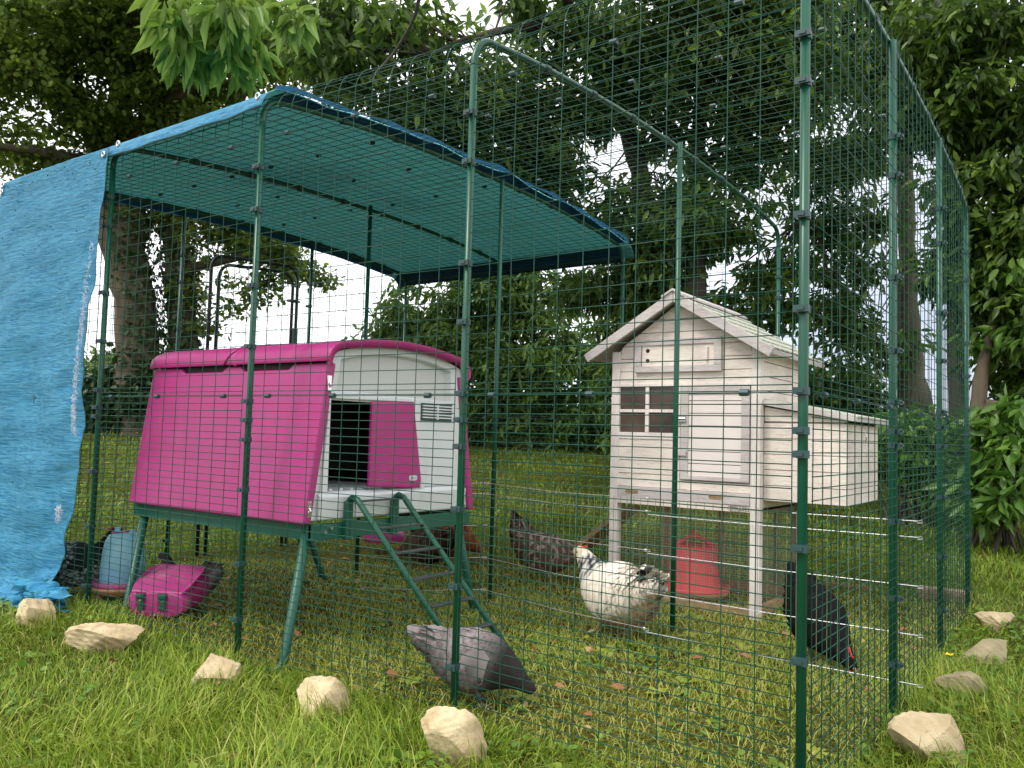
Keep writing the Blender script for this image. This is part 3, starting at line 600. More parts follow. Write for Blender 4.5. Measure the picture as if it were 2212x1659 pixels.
# sliding door
b = MB(); b.prism([(YC-.178, .612), (YC+.105, .600), (YC+.128, .625), (YC+.065, .955), (YC-.178, .948)], FX-.002, FX+.018, 'x')
sdor = b.build('sliding_door', M['magenta'], COOP, bevel=.008, seg=3)
b = MB(); pl = []
for k in range(16):
    a = 2*math.pi*k/16; pl.append((YC+.070+.024*math.copysign(abs(math.cos(a))**.6, math.cos(a)), .642+.011*math.copysign(abs(math.sin(a))**.6, math.sin(a))))
b.prism(pl, FX+.018, FX+.021, 'x'); bd = b.build('door_badge', M['grey'], sdor)
def text(name, s, size, loc, rot, m, parent, ext=.0006):
    cu = bpy.data.curves.new(name, 'FONT'); cu.body = s; cu.size = size; cu.extrude = ext; cu.align_x = 'CENTER'; cu.align_y = 'CENTER'
    o = bpy.data.objects.new(name, cu); COL.objects.link(o)
    dg = bpy.context.evaluated_depsgraph_get(); me = bpy.data.meshes.new_from_object(o.evaluated_get(dg)); bpy.data.objects.remove(o)
    me.materials.append(m); o = bpy.data.objects.new(name, me); COL.objects.link(o); o.location = loc; o.rotation_euler = rot; o.parent = parent; return o
text('badge_lettering', 'OMLET', .0135, (FX+.0216, YC+.070, .642), (math.pi/2, 0, math.pi/2), mat('badge_grey', (.35, .36, .40), .5), bd)
# side panels
def side_panel(sgn, name):
    b = MB(); y0b, y0t = .497, .400; t = .038; zb, zt = .487, 1.085
    def pt(x, z, o_): return (FX+x, YC+sgn*(y0b+(y0t-y0b)*(z-zb)/(zt-zb)-o_), z)
    # outline with two finger notches along the top
    xs = [(-Lc, zb), (.012, zb), (.006, zt), (-.20, zt), (-.225, zt-.022), (-.50, zt-.022), (-.53, zt), (-.62, zt), (-.65, zt-.022), (-.92, zt-.022), (-.95, zt), (-Lc-.02, zt)]
    n = len(xs); vs = [pt(x, z, 0) for x, z in xs]+[pt(x, z, t) for x, z in xs]
    fs = [tuple(range(n)), tuple(range(2*n-1, n-1, -1))]+[(k, k+n, (k+1) % n+n, (k+1) % n) for k in range(n)]
    b.add(vs, fs); return b.build(name, M['magenta'], COOP, bevel=.009, seg=3)
sp1 = side_panel(-1, 'side_panel'); sp2 = side_panel(1, 'side_panel')
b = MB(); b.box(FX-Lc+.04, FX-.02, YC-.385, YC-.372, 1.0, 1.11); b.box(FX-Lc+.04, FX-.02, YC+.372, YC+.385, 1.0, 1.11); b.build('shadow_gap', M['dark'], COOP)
for z in (1.005, .54): b = MB(); b.box(FX-.002, FX+.012, YC-.405-(1.005-z)*.155, YC-.388-(1.005-z)*.155, z-.028, z+.03); b.tube([(FX+.004, YC-.397-(1.005-z)*.155, z-.02), (FX+.018, YC-.397-(1.005-z)*.155, z-.005), (FX+.004, YC-.397-(1.005-z)*.155, z+.02)], .004, 8); b.build('side_latch', M['steel'], COOP, bevel=.002)
# lid : profile swept in x
def lid():
    P = [(-.418, 1.088), (-.420, 1.105), (-.412, 1.130), (-.390, 1.152), (-.355, 1.168)]
    for y in np.linspace(-.29, .29, 15): P.append((y, 1.172+.030*(1-(y/.32)**2)))
    P += [(.355, 1.168), (.390, 1.152), (.412, 1.130), (.420, 1.105), (.418, 1.088)]
    n = len(P); xs = [.030, .030, -.01, -.53, -.545, -.56, -.60, -Lc+.02, -Lc-.02]
    off = [-.012, 0, 0, 0, -.006, 0, .0, 0, -.004]
    b = MB(); vs = []
    for x, o_ in zip(xs, off):
        for (y, z) in P: vs.append((FX+x, YC+y*(1+o_*.8), z+o_))
    fs = [(i*n+k, i*n+k+1, (i+1)*n+k+1, (i+1)*n+k) for i in range(len(xs)-1) for k in range(n-1)]
    b.add(vs, fs); o = b.build('lid', M['magenta'], COOP, smooth=True)
    md = o.modifiers.new('thick', 'SOLIDIFY'); md.thickness = .016; md.offset = -1
    md = o.modifiers.new('bevel', 'BEVEL'); md.width = .004; md.segments = 2; md.limit_method = 'ANGLE'; md.angle_limit = math.radians(50)
    m2 = [(y, z) for y, z in P]; b = MB(); vs = [(FX+.031, YC+y*1.0, z-.001) for y, z in m2]+[(FX+.031, YC+y*.965, min(z-.004, z-.030+.012*(abs(y)/.42)**4)) for y, z in m2]; vs += [(x-.03, y, z) for x, y, z in vs]
    k_ = len(m2); b.add(vs, [(i, i+1, k_+i+1, k_+i) for i in range(k_-1)]+[(k_+i, k_+i+1, 3*k_+i+1, 3*k_+i) for i in range(k_-1)]); b.build('lid_front_edge', M['magenta'], o, smooth=True)
    b = MB()   # curved rib marking the split of the lid
    pts = [(FX-.56-.05*((1.17-max(1.09, z))/.08), YC+y*1.004, z+.002) for y, z in P]; b.tube(pts, .0055, 8); b.build('lid_rib', M['magenta'], o, smooth=True)
lid()
# steel frame and legs
b = MB(); zb = .487
for s in (-1, 1):
    y = YC+s*.445; b.box(FX-Lc-.02, FX+.01, y-.012, y+.012, zb-.055, zb-.004); b.box(FX-Lc-.02, FX+.01, y-.012 if s < 0 else y-.03, y+.03 if s < 0 else y+.012, zb-.0600, zb-.0555)
b.box(FX-.006, FX+.018, YC-.457, YC+.457, zb-.061, zb-.0035); b.box(FX-Lc-.02, FX-Lc+.004, YC-.432, YC+.432, zb-.061, zb-.0035)
fr = b.build('steel_frame', M['darkgreen'], COOP, bevel=.002)
for (tx, ty, fx, fy) in ((FX-.03, YC-.44, FX-.03, .055), (FX-Lc+.02, YC-.42, FX-1.065, .05), (FX-.05, YC+.44, FX-.075, 1.205), (FX-Lc+.02, YC+.42, FX-1.11, 1.20)):
    g = gzf(fx, fy); b = MB(); b.tube([(tx, ty, zb-.01), (tx+(fx-tx)*.94, ty+(fy-ty)*.94, g+.035), (fx+(fx-tx)*.02, fy+(fy-ty)*.02+(-.012 if fy < YC else .012), g+.008), (fx-.02, fy+(-.05 if fy < YC else .05), g+.004)], [.019, .0165, .015, .012], 12)
    sm(b.build('leg', M['darkgreen'], COOP))
b = MB()
for y, z in ((YC-.40, .455), (YC-.37, .468)): b.tube([(FX+.018, y, z), (FX+.026, y, z)], .008, 8)
b.build('bolts', M['steel'], fr)
# droppings tray / magenta bowl under the far side handled below
# ladder
LAD = thing('ladder', 'green tubular ladder with dark flat treads hooked onto the front of the magenta coop', 'ladder', (FX+.04, .4, 0))
LAD.location = (0, 0, 0)
ly0, ly1 = .285, .535
for y in (ly0, ly1):
    g = gzf(-1.05, y)
    b = MB(); b.tube([(FX+.030, y, .43), (FX+.030, y, .558), (FX+.036, y, .572), (FX+.050, y, .580), (FX+.078, y, .572), (FX+.10, y, .550), (-1.12, y, g+.015)], .0115, 12)
    sm(b.build('rail', M['green'], LAD))
    b = MB(); b.box(FX+.019, FX+.041, y-.016, y+.016, .42, .565); b.build('hook', M['darkgreen'], LAD, bevel=.003)
b = MB(); b.box(FX+.04, FX+.07, ly0, ly1, .562, .567); b.build('tread', M['greytread'], LAD)
for k in range(6):
    t = .14+.155*k; x = FX+.10+(-1.12-FX-.10)*t; z = .55+(.02-.55)*t; b = MB(); b.box(x-.018, x+.018, ly0+.008, ly1-.008, z-.004, z+.002); b.build('tread', M['greytread'], LAD, bevel=.001)

# ---------------------------------------------------------------- wooden hen house
HX0, HX1, HY0, HY1 = -1.562, -.762, 1.94, 2.60
HOU = thing('wooden_hen_house', 'whitewashed wooden hen house with gable roof, nest box and wire run below', 'hen house', (0, 0, 0))
def planks(poly_w, z0, z1, face, at_, clip=None, h=.068, name='wall', m='wood', xr=None):
    """horizontal boards between z0,z1 ; xr(z)->(a,b)"""
    b = MB(); z = z0
    while z < z1-.004:
        zt = min(z1, z+h); a0, b0 = xr(z); a1, b1 = xr(zt-.0035)
        if b1-a1 < .002: a1 = b1 = (a1+b1)/2
        if face == 'y': vs = [(a0, at_, z), (b0, at_, z), (b1, at_, zt-.0035), (a1, at_, zt-.0035)]; d = Vector((0, .014, 0))
        else: vs = [(at_, a0, z), (at_, b0, z), (at_, b1, zt-.0035), (at_, a1, zt-.0035)]; d = Vector((-.014, 0, 0))
        vs = [Vector(v) for v in vs]; vs += [v+d for v in vs]
        b.add(vs, [(0, 1, 2, 3), (7, 6, 5, 4), (0, 4, 5, 1), (1, 5, 6, 2), (2, 6, 7, 3), (3, 7, 4, 0)]); z = zt
    return b
ax_, ez, az = -1.180, 1.285, 1.532
def gabx(z):
    if z <= ez: return (HX0+.045, HX1-.045)
    t = (z-ez)/(az-ez); return (HX0+.02+(ax_-HX0-.02)*t, HX1-.02+(ax_-HX1+.02)*t)
bk = MB(); bk.add([(HX0+.03, HY0+.016, .50), (HX1-.03, HY0+.016, .50), (HX1-.03, HY0+.016, ez), (ax_, HY0+.016, az), (HX0+.03, HY0+.016, ez)], [(0, 1, 2, 3, 4)])
bk.add([(HX0+.03, HY1-.016, .50), (HX1-.03, HY1-.016, .50), (HX1-.03, HY1-.016, ez), (ax_, HY1-.016, az), (HX0+.03, HY1-.016, ez)], [(4, 3, 2, 1, 0)])
bk.box(HX1-.035, HX1-.03, HY0+.02, HY1-.02, .50, ez); bk.box(HX0+.03, HX0+.035, HY0+.02, HY1-.02, .50, ez); bk.box(HX0+.03, HX1-.03, HY0+.02, HY1-.02, .50, .51)
bk.build('wall_backing', M['woodgrey'], HOU)
planks(None, .585, .86, 'y', HY0+.004, xr=lambda z: (HX0+.045, -1.195)).build('front_wall', M['wood'], HOU, bevel=.0015)
planks(None, .585, .632, 'y', HY0+.0045, xr=lambda z: (-1.170, HX1-.045), h=.05).build('front_wall', M['wood'], HOU, bevel=.0015)
planks(None, 1.115, az, 'y', HY0+.004, xr=gabx, h=.066).build('gable_wall', M['wood'], HOU, bevel=.0015)
planks(None, .52, 1.285, 'x', HX1-.006, xr=lambda z: (HY0+.045, HY1-.045), h=.07).build('side_wall', M['wood'], HOU, bevel=.0015)
planks(None, .52, 1.285, 'x', HX0+.020, xr=lambda z: (HY0+.045, HY1-.045), h=.07).build('side_wall', M['wood'], HOU, bevel=.0015)
planks(None, .52, az, 'y', HY1-.014, xr=gabx, h=.07).build('back_wall', M['wood'], HOU, bevel=.0015)
for x0 in (HX0, HX1-.047):
    for y0 in (HY0-.004, HY1-.043):
        b = MB(); zt = 1.285; b.box(x0, x0+.047, y0, y0+.047, gzf(x0, y0)-.01, zt); b.build('corner_post', M['woodv' if y0 < 2 else 'woodraw'], HOU, bevel=.003)
b = MB(); b.box(-1.195, -1.170, HY0-.002, HY0+.02, .585, 1.112); b.box(HX0+.047, HX1-.047, HY0-.003, HY0+.018, 1.100, 1.116); b.build('front_rails', M['woodv'], HOU, bevel=.002)
# window
b = MB(); wx0, wx1, wz0, wz1 = HX0+.047, -1.196, .86, 1.10
b.box(wx0, wx1, HY0+.012, HY0+.015, wz0, wz1); wn_ = b.build('window', M['pane'], HOU)
b = MB(); b.box(wx0, wx1, HY0-.001, HY0+.010, wz0-.03, wz0+.004); b.box(wx0, wx1, HY0+.000, HY0+.010, .975-.008, .975+.008); b.box((wx0+wx1)/2-.010, (wx0+wx1)/2+.010, HY0-.002, HY0+.010, wz0+.0045, .9665); b.box((wx0+wx1)/2-.010, (wx0+wx1)/2+.010, HY0-.002, HY0+.010, .9835, wz1)
b.build('window_bars', M['woodv'], wn_, bevel=.0015)
# door
dx0, dx1, dz0, dz1 = -1.165, HX1-.052, .636, 1.096
b = planks(None, dz0+.02, dz1-.025, 'y', HY0-.004, xr=lambda z: (dx0+.04, dx1-.04), h=.062); dr = b.build('house_door', mat('lilac_white_paint', (.76, .69, .66), .7, var=.05, scale=6), HOU, bevel=.0015)
b = MB(); b.box(dx0, dx0+.04, HY0-.010, HY0+.002, dz0, dz1); b.box(dx1-.04, dx1, HY0-.010, HY0+.002, dz0, dz1); b.box(dx0+.04, dx1-.04, HY0-.0095, HY0+.002, dz1-.036, dz1); b.box(dx0+.04, dx1-.04, HY0-.0095, HY0+.002, dz0, dz0+.02)
b.build('door_frame', M['woodgrey'], dr, bevel=.002)
b = MB(); b.box(dx0-.018, dx0+.028, HY0-.018, HY0-.011, .92, .955); b.tube([(dx0-.02, HY0-.020, .937), (dx0+.03, HY0-.020, .937)], .006, 8); b.build('bolt', M['steel'], dr, bevel=.001)
b = MB(); b.box(dx0-.022, dx0+.035, HY0-.020, HY0-.011, .752, .778); b.build('turn_button', M['woodgrey'], dr, bevel=.002)
# hatch in the gable
b = MB(); b.box(-1.385, -.995, HY0-.008, HY0+.003, 1.205, 1.310); ht_ = b.build('gable_hatch', M['wood'], HOU, bevel=.001)
b = MB(); q = HY0-.016
b.box(-1.425, -.955, q, HY0+.002, 1.310, 1.342); b.box(-1.425, -.955, q, HY0+.002, 1.172, 1.204); b.box(-1.425, -1.388, q-.001, HY0+.002, 1.2042, 1.3098); b.box(-.992, -.955, q-.001, HY0+.002, 1.2042, 1.3098); b.build('hatch_frame', M['woodgrey'], ht_, bevel=.002)
b = MB(); b.box(-1.034, -1.024, HY0-.02, HY0-.008, 1.225, 1.295); b.build('hatch_handle', M['woodv'], ht_, bevel=.002)
for z in (1.232, 1.284):
    b = MB(); b.tube([(-1.353, HY0-.0085, z), (-1.353, HY0-.0078, z)], .011, 14); b.build('peg_hole', M['holes'], ht_)
# droppings tray and skirting
b = MB(); b.box(HX0+.048, HX1-.048, HY0-.010, HY0+.01, .528, .583); tr_ = b.build('droppings_tray', M['woodgrey'], HOU, bevel=.002)
b = MB()
for x in (-1.43, -.975):
    pl = [(x+.038*math.copysign(abs(math.cos(a))**.5, math.cos(a)), .558+.011*math.copysign(abs(math.sin(a))**.7, math.sin(a))) for a in np.linspace(0, 2*math.pi, 20, endpoint=False)]
    b.prism(pl, HY0-.0105, HY0-.0095, 'y')
b.build('finger_slots', M['woodraw'], tr_)
b = MB(); b.box(HX0+.047, HX1-.047, HY0-.006, HY0+.014, .495, .526); sk = b.build('skirting_board', M['wood'], HOU, bevel=.002)
ink = mat('logo_ink', (.04, .035, .035), .7)
text('logo_lettering', 'ZOLUX', .024, (-.865, HY0-.0068, .5105), (math.pi/2, 0, 0), ink, sk)
b = MB(); pts = [(-.865+.052*math.copysign(abs(math.cos(a))**.6, math.cos(a)), HY0-.0068, .5105+.0125*math.copysign(abs(math.sin(a))**.8, math.sin(a))) for a in np.linspace(0, 2*math.pi, 28, endpoint=False)]
b.tube(pts, .0008, 4, closed=True); b.build('logo_outline', ink, sk)
# roof
RY0, RY1 = 1.862, 2.74; rx = -1.185; hs = .50; rz0, rz1 = 1.262, 1.563
RF = None
for s in (-1, 1):
    b = MB(); b.prism([(rx, rz1), (rx+s*hs, rz0), (rx+s*(hs-.006), rz0-.018), (rx, rz1-.020)], RY0+.018, RY1, 'y'); o = b.build('roof', M['woodgrey'], HOU)
    # felt shingle courses
    b = MB(); n = 6
    for k in range(n):
        t0, t1 = k/n+.02, (k+1)/n+.03; xa, xb = rx+s*hs*t0, rx+s*hs*min(1.0, t1); za, zb_ = rz1+(rz0-rz1)*t0, rz1+(rz0-rz1)*min(1.0, t1)
        m_ = 12; wdy = (RY1-RY0-.03)/m_
        for j in range(m_):
            ya = RY0+.024+j*wdy; yb_ = ya+wdy-.003; ym = (ya+yb_)/2; nx, nz_ = s*.52*.006, .0065; dz = .0012+.0007*((j+k) % 2)+.0008*k
            cx = xb-(xb-xa)*.22; cz = zb_-(zb_-za)*.22
            vs = [(xa, ya, za+dz), (xa, yb_, za+dz), (cx+nx, yb_, cz+nz_+dz), (xb+nx, yb_-wdy*.3, zb_+nz_+dz), (xb+nx, ya+wdy*.3, zb_+nz_+dz), (cx+nx, ya, cz+nz_+dz)]
            low = [(p[0]-nx*.9, p[1], p[2]-nz_*.9) for p in vs]; b.add(vs+low, [(0, 1, 2, 3, 4, 5)]+[(i, i+6, (i+1) % 6+6, (i+1) % 6) for i in range(6)])
    b.build('shingles', M['felt'], o)
    b = MB(); u_ = Vector((s*hs, 0, rz0-rz1)).normalized(); nn = Vector((-s*(rz0-rz1), 0, hs)).normalized()*(-1 if False else 1)
    a = Vector((rx, 0, rz1+.012)); e_ = Vector((rx+s*(hs+.008), 0, rz0+.006)); dn = Vector((0, 0, -.052))
    if s == 1: b.prism([(a.x+.001, a.z), (e_.x, e_.z), (e_.x-.024, e_.z-.040), (a.x+.001, a.z-.056)], RY0-.002, RY0+.016, 'y')
    else: b.prism([(a.x-.001, a.z), (e_.x, e_.z), (e_.x+.024, e_.z-.040), (a.x-.001, a.z-.056)], RY0-.002, RY0+.016, 'y')
    b.build('barge_board', M['woodgrey'], o, bevel=.002)
b = MB()
for s in (-1, 1): b.prism([(rx, rz1+.022), (rx+s*.060, rz1-.012), (rx+s*.060, rz1-.024), (rx, rz1+.010)], RY0-.012, RY1+.005, 'y')
b.build('ridge_cap', M['woodgrey'], HOU, bevel=.001)
# nest box
nx0, nx1, ny0, ny1, nb = HX1, -.385, 1.992, 2.60, .556
def ntop(x): return 1.000+(.938-1.0)*(x-nx0)/(nx1-nx0)
NB = planks(None, nb, .93, 'y', ny0, xr=lambda z: (nx0-.002, nx1-.001), h=.074).build('nest_box', M['wood'], HOU, bevel=.0015)
b = MB(); b.add([(nx0, ny0+.0005, .931), (nx1-.001, ny0+.0005, .931), (nx1-.001, ny0+.0005, ntop(nx1)), (nx0, ny0+.0005, ntop(nx0)), (nx0, ny0+.014, .931), (nx1-.001, ny0+.014, .931), (nx1-.001, ny0+.014, ntop(nx1)), (nx0, ny0+.014, ntop(nx0))], [(0, 1, 2, 3), (7, 6, 5, 4), (2, 6, 7, 3)]); b.build('nest_box_cheek', M['wood'], NB)
planks(None, nb, .93, 'x', nx1, xr=lambda z: (ny0+.0145, ny1), h=.074).build('nest_box_end', M['wood'], NB, bevel=.0015)
b = MB(); b.box(nx0, nx1-.015, ny0+.015, ny1-.002, nb+.004, nb+.012); b.box(nx0, nx1-.015, ny1-.012, ny1-.001, nb+.0125, .95); b.box(nx0+.002, nx1-.018, ny0+.016, ny0+.02, nb+.013, .93); b.box(nx1-.02, nx1-.016, ny0+.021, ny1-.013, nb+.013, .93); b.build('nest_box_floor', M['woodgrey'], NB)
b = MB(); b.prism([(nx0-.0, 1.008), (nx1+.045, .932), (nx1+.045, .952), (nx0-.0, 1.032)], ny0-.030, ny1+.05, 'y'); ld = b.build('nest_box_lid', M['woodgrey'], NB, bevel=.002)
b = MB(); b.prism([(nx0+.002, 1.0325), (nx1+.050, .9525), (nx1+.050, .960), (nx0+.002, 1.040)], ny0-.012, ny1+.045, 'y'); b.build('lid_felt', M['felt'], ld)
for k in range(1, 4):
    b = MB(); t = k/4; x = nx0+(nx1+.05-nx0)*t; z = 1.040+(.960-1.040)*t
    for j in range(9): y = ny0-.008+j*.072; b.add([(x-.020*(j % 2), y, z+.0012+.004*(j % 2)), (x-.020*(j % 2), y+.068, z+.0012+.004*(j % 2)), (x+.004-.020*(j % 2), y+.068, z+.0008+.004*(j % 2)), (x+.004-.020*(j % 2), y, z+.0008+.004*(j % 2))], [(0, 1, 2, 3)])
    b.build('shingle_joint', M['holes'], ld)
b = MB(); b.tube([(nx1+.006, 2.30, .895), (nx1+.014, 2.30, .87), (nx1+.006, 2.31, .845), (nx1+.010, 2.295, .83)], .003, 6); b.build('hook_latch', M['steel'], NB)
# lower run: rails and fine mesh
def finemesh(A, B, z0, z1, name):
    A = Vector(A); B = Vector(B); n = int((B-A).length/.0127); b = MB()
    for k in range(n+1): p = A.lerp(B, k/n); b.tube([p+Vector((0, 0, z0)), p+Vector((0, 0, z1))], .00055, 3, cap=False)
    m_ = int((z1-z0)/.0127)
    for k in range(m_+1): z = Vector((0, 0, z0+(z1-z0)*k/m_)); b.tube([A+z, B+z], .00055, 3, cap=False)
    return b.build(name, M['fine'], HOU)
M['fine'] = mat('fine_mesh', (.36, .35, .28), .5, metal=.3)
finemesh((HX0+.047, HY0+.02, 0), (HX1-.047, HY0+.02, 0), .05, .50, 'front_wire_mesh'); finemesh((HX1-.02, HY0+.045, 0), (HX1-.02, HY1-.045, 0), .05, .50, 'side_wire_mesh')
finemesh((HX0+.047, HY1-.02, 0), (HX1-.047, HY1-.02, 0), .05, .50, 'back_wire_mesh')
b = MB(); b.box(HX0+.047, HX1-.047, HY0-.002, HY0+.03, .005, .045); b.box(HX1-.035, HX1-.004, HY0+.043, HY1-.043, .008, .055); b.box(HX0+.047, HX1-.047, HY1-.03, HY1, .02, .07); b.box(HX0+.004, HX0+.03, HY0+.043, HY1-.043, .008, .055); b.box(-1.215, -1.185, HY1-.028, HY1-.004, .07, .50)
b.build('bottom_rails', M['woodraw'], HOU, bevel=.002)
b = MB(); b.box(HX0+.048, HX1-.048, HY1-.03, HY1-.002, .46, .50); b.build('top_rail', M['woodgrey'], HOU)
# ramp at the left
b = MB(); b.prism([(-1.55, .440), (-2.06, .035), (-2.075, .055), (-1.565, .462)], 2.08, 2.28, 'y'); rmp = b.build('ramp', M['woodraw'], HOU, bevel=.002)
b = MB()
for k in range(7): t = .1+.13*k; x = -1.56-.51*t; z = .462-.407*t; b.box(x-.008, x+.008, 2.08, 2.28, z, z+.014)
b.build('ramp_cleats', M['woodraw'], rmp)

# ---------------------------------------------------------------- red feeder inside the wooden house
M['red'] = mat('faded_red_plastic', (.68, .075, .095), .5, var=.1, scale=8)
M['yellowbase'] = mat('dusty_yellow_plastic', (.50, .40, .12), .6, col2=(.42, .20, .10), scale=8)
fd = thing('poultry_feeder', 'faded red hopper feeder with wide dusty tray under the wooden hen house', 'feeder', (-1.20, 2.20, gzf(-1.2, 2.2))); fd.scale = (1.18, 1.18, 1.04)
MB().lathe([(.001, .02), (.13, .02), (.15, .035), (.155, .055), (.148, .056), (.14, .04), (.001, .04)]).build('tray', M['yellowbase'], fd, smooth=True)
MB().lathe([(.156, .054), (.160, .070), (.152, .0705), (.125, .060)]).build('tray_rim', M['red'], fd, smooth=True)
MB().lathe([(.12, .05), (.112, .09), (.100, .24), (.097, .262), (.088, .270), (.001, .272)]).build('hopper', M['red'], fd, smooth=True)
b = MB(); pts = [(-.095*R0[0], -.095*R0[1], .262), (-.05*R0[0], -.05*R0[1], .292), (-.016*R0[0], -.016*R0[1], .312), (0, 0, .318), (.016*R0[0], .016*R0[1], .312), (.05*R0[0], .05*R0[1], .292), (.095*R0[0], .095*R0[1], .262)]
b.tube(pts, [.010, .012, .012, .013, .012, .012, .010], 8); b.tube([(0, 0, .315), (0, 0, .35)], [.012, .006], 8); b.build('handle', M['red'], fd, smooth=True)

# ---------------------------------------------------------------- waterer
def simple_trans(name, col, fac, rough=.15, alpha=.5):
    m = bpy.data.materials.new(name); m.use_nodes = True; t = m.node_tree; B = t.nodes['Principled BSDF']; B.inputs['Base Color'].default_value = (*col, 1); B.inputs['Roughness'].default_value = rough
    tl = t.nodes.new('ShaderNodeBsdfTranslucent'); tl.inputs[0].default_value = (*col, 1); tp = t.nodes.new('ShaderNodeBsdfTransparent'); tp.inputs[0].default_value = (min(1, col[0]*1.3), min(1, col[1]*1.3), min(1, col[2]*1.3), 1)
    m1 = t.nodes.new('ShaderNodeMixShader'); m1.inputs[0].default_value = .55; m2 = t.nodes.new('ShaderNodeMixShader'); m2.inputs[0].default_value = fac
    t.links.new(B.outputs[0], m1.inputs[1]); t.links.new(tl.outputs[0], m1.inputs[2]); t.links.new(m1.outputs[0], m2.inputs[1]); t.links.new(tp.outputs[0], m2.inputs[2]); t.links.new(m2.outputs[0], t.nodes['Material Output'].inputs[0]); return m
M['bluep'] = simple_trans('translucent_blue_plastic', (.50, .84, .95), .10)
M['bluew'] = mat('water_inside', (.16, .30, .55), .3)
wt = thing('poultry_drinker', 'translucent blue drinker with magenta saucer and legs beside the tarpaulin edge', 'drinker', (-3.17, .20, gzf(-3.17, .2)))
wt.scale = (1.0, 1.0, 1.03)
MB().lathe([(.098, .075), (.098, .085), (.096, .15), (.091, .22), (.082, .27), (.066, .298), (.04, .312), (.001, .316)], n=36).build('water_tank', M['bluep'], wt, smooth=True)
MB().lathe([(.001, .082), (.092, .084), (.090, .165), (.001, .166)], n=32).build('water', M['bluew'], wt, smooth=True)
MB().lathe([(.001, .055), (.11, .056), (.125, .070), (.130, .094), (.122, .096), (.116, .078), (.001, .074)], n=36).build('saucer', M['magdirt'], wt, smooth=True)
MB().lathe([(.10, .038), (.126, .060), (.1305, .074), (.100, .054)], n=36).build('dusty_underside', M['yellowbase'], wt, smooth=True)
for a in (-2.0, .2, 2.3):
    b = MB(); b.tube([(.085*math.cos(a), .085*math.sin(a), .055), (.095*math.cos(a), .095*math.sin(a), -.01)], [.018, .013], 8); b.build('leg', mat('dusty_pink_plastic', (.50, .20, .20), .6), wt)
for s in (-1, 1):
    b = MB(); b.box(s*.062-.006, s*.062+.006, -.012, .012, .292, .328); b.build('lug', M['bluep'], wt, bevel=.002)
b = MB(); b.tube([(-.03, -.045, .308), (0, -.05, .312), (.048, -.03, .316), (.062, -.01, .322)], .004, 8); b.build('carry_handle', M['magenta'], wt, smooth=True)

# ---------------------------------------------------------------- magenta feeder box (superellipse loft)
def boxfeeder(name, label, loc, rz, tilt=0, latches=True):
    t = thing(name, label, 'feeder', loc, rz)
    b = MB(); n = 26; vs = []; ys = [0, .012, .03, .08, .15, .20, .225, .235]; sx = [.90, .98, 1, 1, 1, .97, .90, .78]
    for y, s in zip(ys, sx):
        top = .135+.055*min(1, y/.16); bot = .030+.012*(1-s)*4
        for k in range(n):
            a = 2*math.pi*k/n; c_, s_ = math.cos(a), math.sin(a)
            x = .125*s*math.copysign(abs(c_)**.5, c_); zz = math.copysign(abs(s_)**(.55 if s_ > 0 else .75), s_)
            if zz < 0: x *= 1-.12*zz*zz
            z = (top+bot)/2+(top-bot)/2*zz*(1 if s_ < 0 else s**.5)
            vs.append((x, y, z))
    m_ = len(ys); fs = [(i*n+k, i*n+(k+1) % n, (i+1)*n+(k+1) % n, (i+1)*n+k) for i in range(m_-1) for k in range(n)]+[tuple(range(n)), tuple((m_-1)*n+k for k in range(n))]
    b.add(vs, fs); o = b.build('tub', M['magdirt'], t, smooth=True); o.modifiers.new('b', 'BEVEL').width = .004; o.modifiers['b'].limit_method = 'ANGLE'; o.modifiers['b'].angle_limit = math.radians(50); o.modifiers['b'].segments = 3
    if latches:
        b = MB(); vs = []
        for (x, y, z) in [(-.105, .006, .138), (.105, .006, .138), (.118, .05, .160), (.118, .16, .200), (.098, .225, .204), (-.098, .225, .204), (-.118, .16, .200), (-.118, .05, .160)]: vs.append((x, y, z))
        low = [(x*1.01, y, z-.012) for x, y, z in vs]; b.add(vs+low, [tuple(range(8))]+[(k, k+8, (k+1) % 8+8, (k+1) % 8) for k in range(8)]); b.build('lid', M['magdirt'], t, bevel=.005, seg=3)
        for x in (-.062, .028):
            b = MB(); b.box(x-.013, x+.013, -.006, .001, .064, .124); lt = b.build('latch', M['darkgreen'], t, bevel=.002)
            b = MB(); b.box(x-.017, x+.017, -.012, .004, .112, .130); b.build('latch_cap', M['darkgreen'], lt, bevel=.003)
            b = MB(); b.box(x-.005, x+.005, -.008, -.005, .085, .105); b.build('latch_pin', M['steel'], lt, bevel=.001)
            b = MB(); b.box(x-.021, x+.021, -.001, .0008, .056, .136); b.build('latch_recess', mat('recess_magenta', (.25, .01, .10), .6), lt, bevel=.0)
    t.rotation_euler = (tilt, 0, rz); return t
boxfeeder('poultry_feeder', 'magenta box feeder with two green latches lying in grass at the coop leg', (-2.715, .100, gzf(-2.7, .1)-.022), math.radians(30), math.radians(4)).scale = (1.08, 1.05, 1.0)
bf = boxfeeder('poultry_feeder', 'dark magenta feeder tub half hidden under the far edge of the magenta coop', (-3.30, 2.05, gzf(-3.2, 2.0)+.06), math.radians(40), 0, False); bf.scale = (1.1, 1.1, .7)

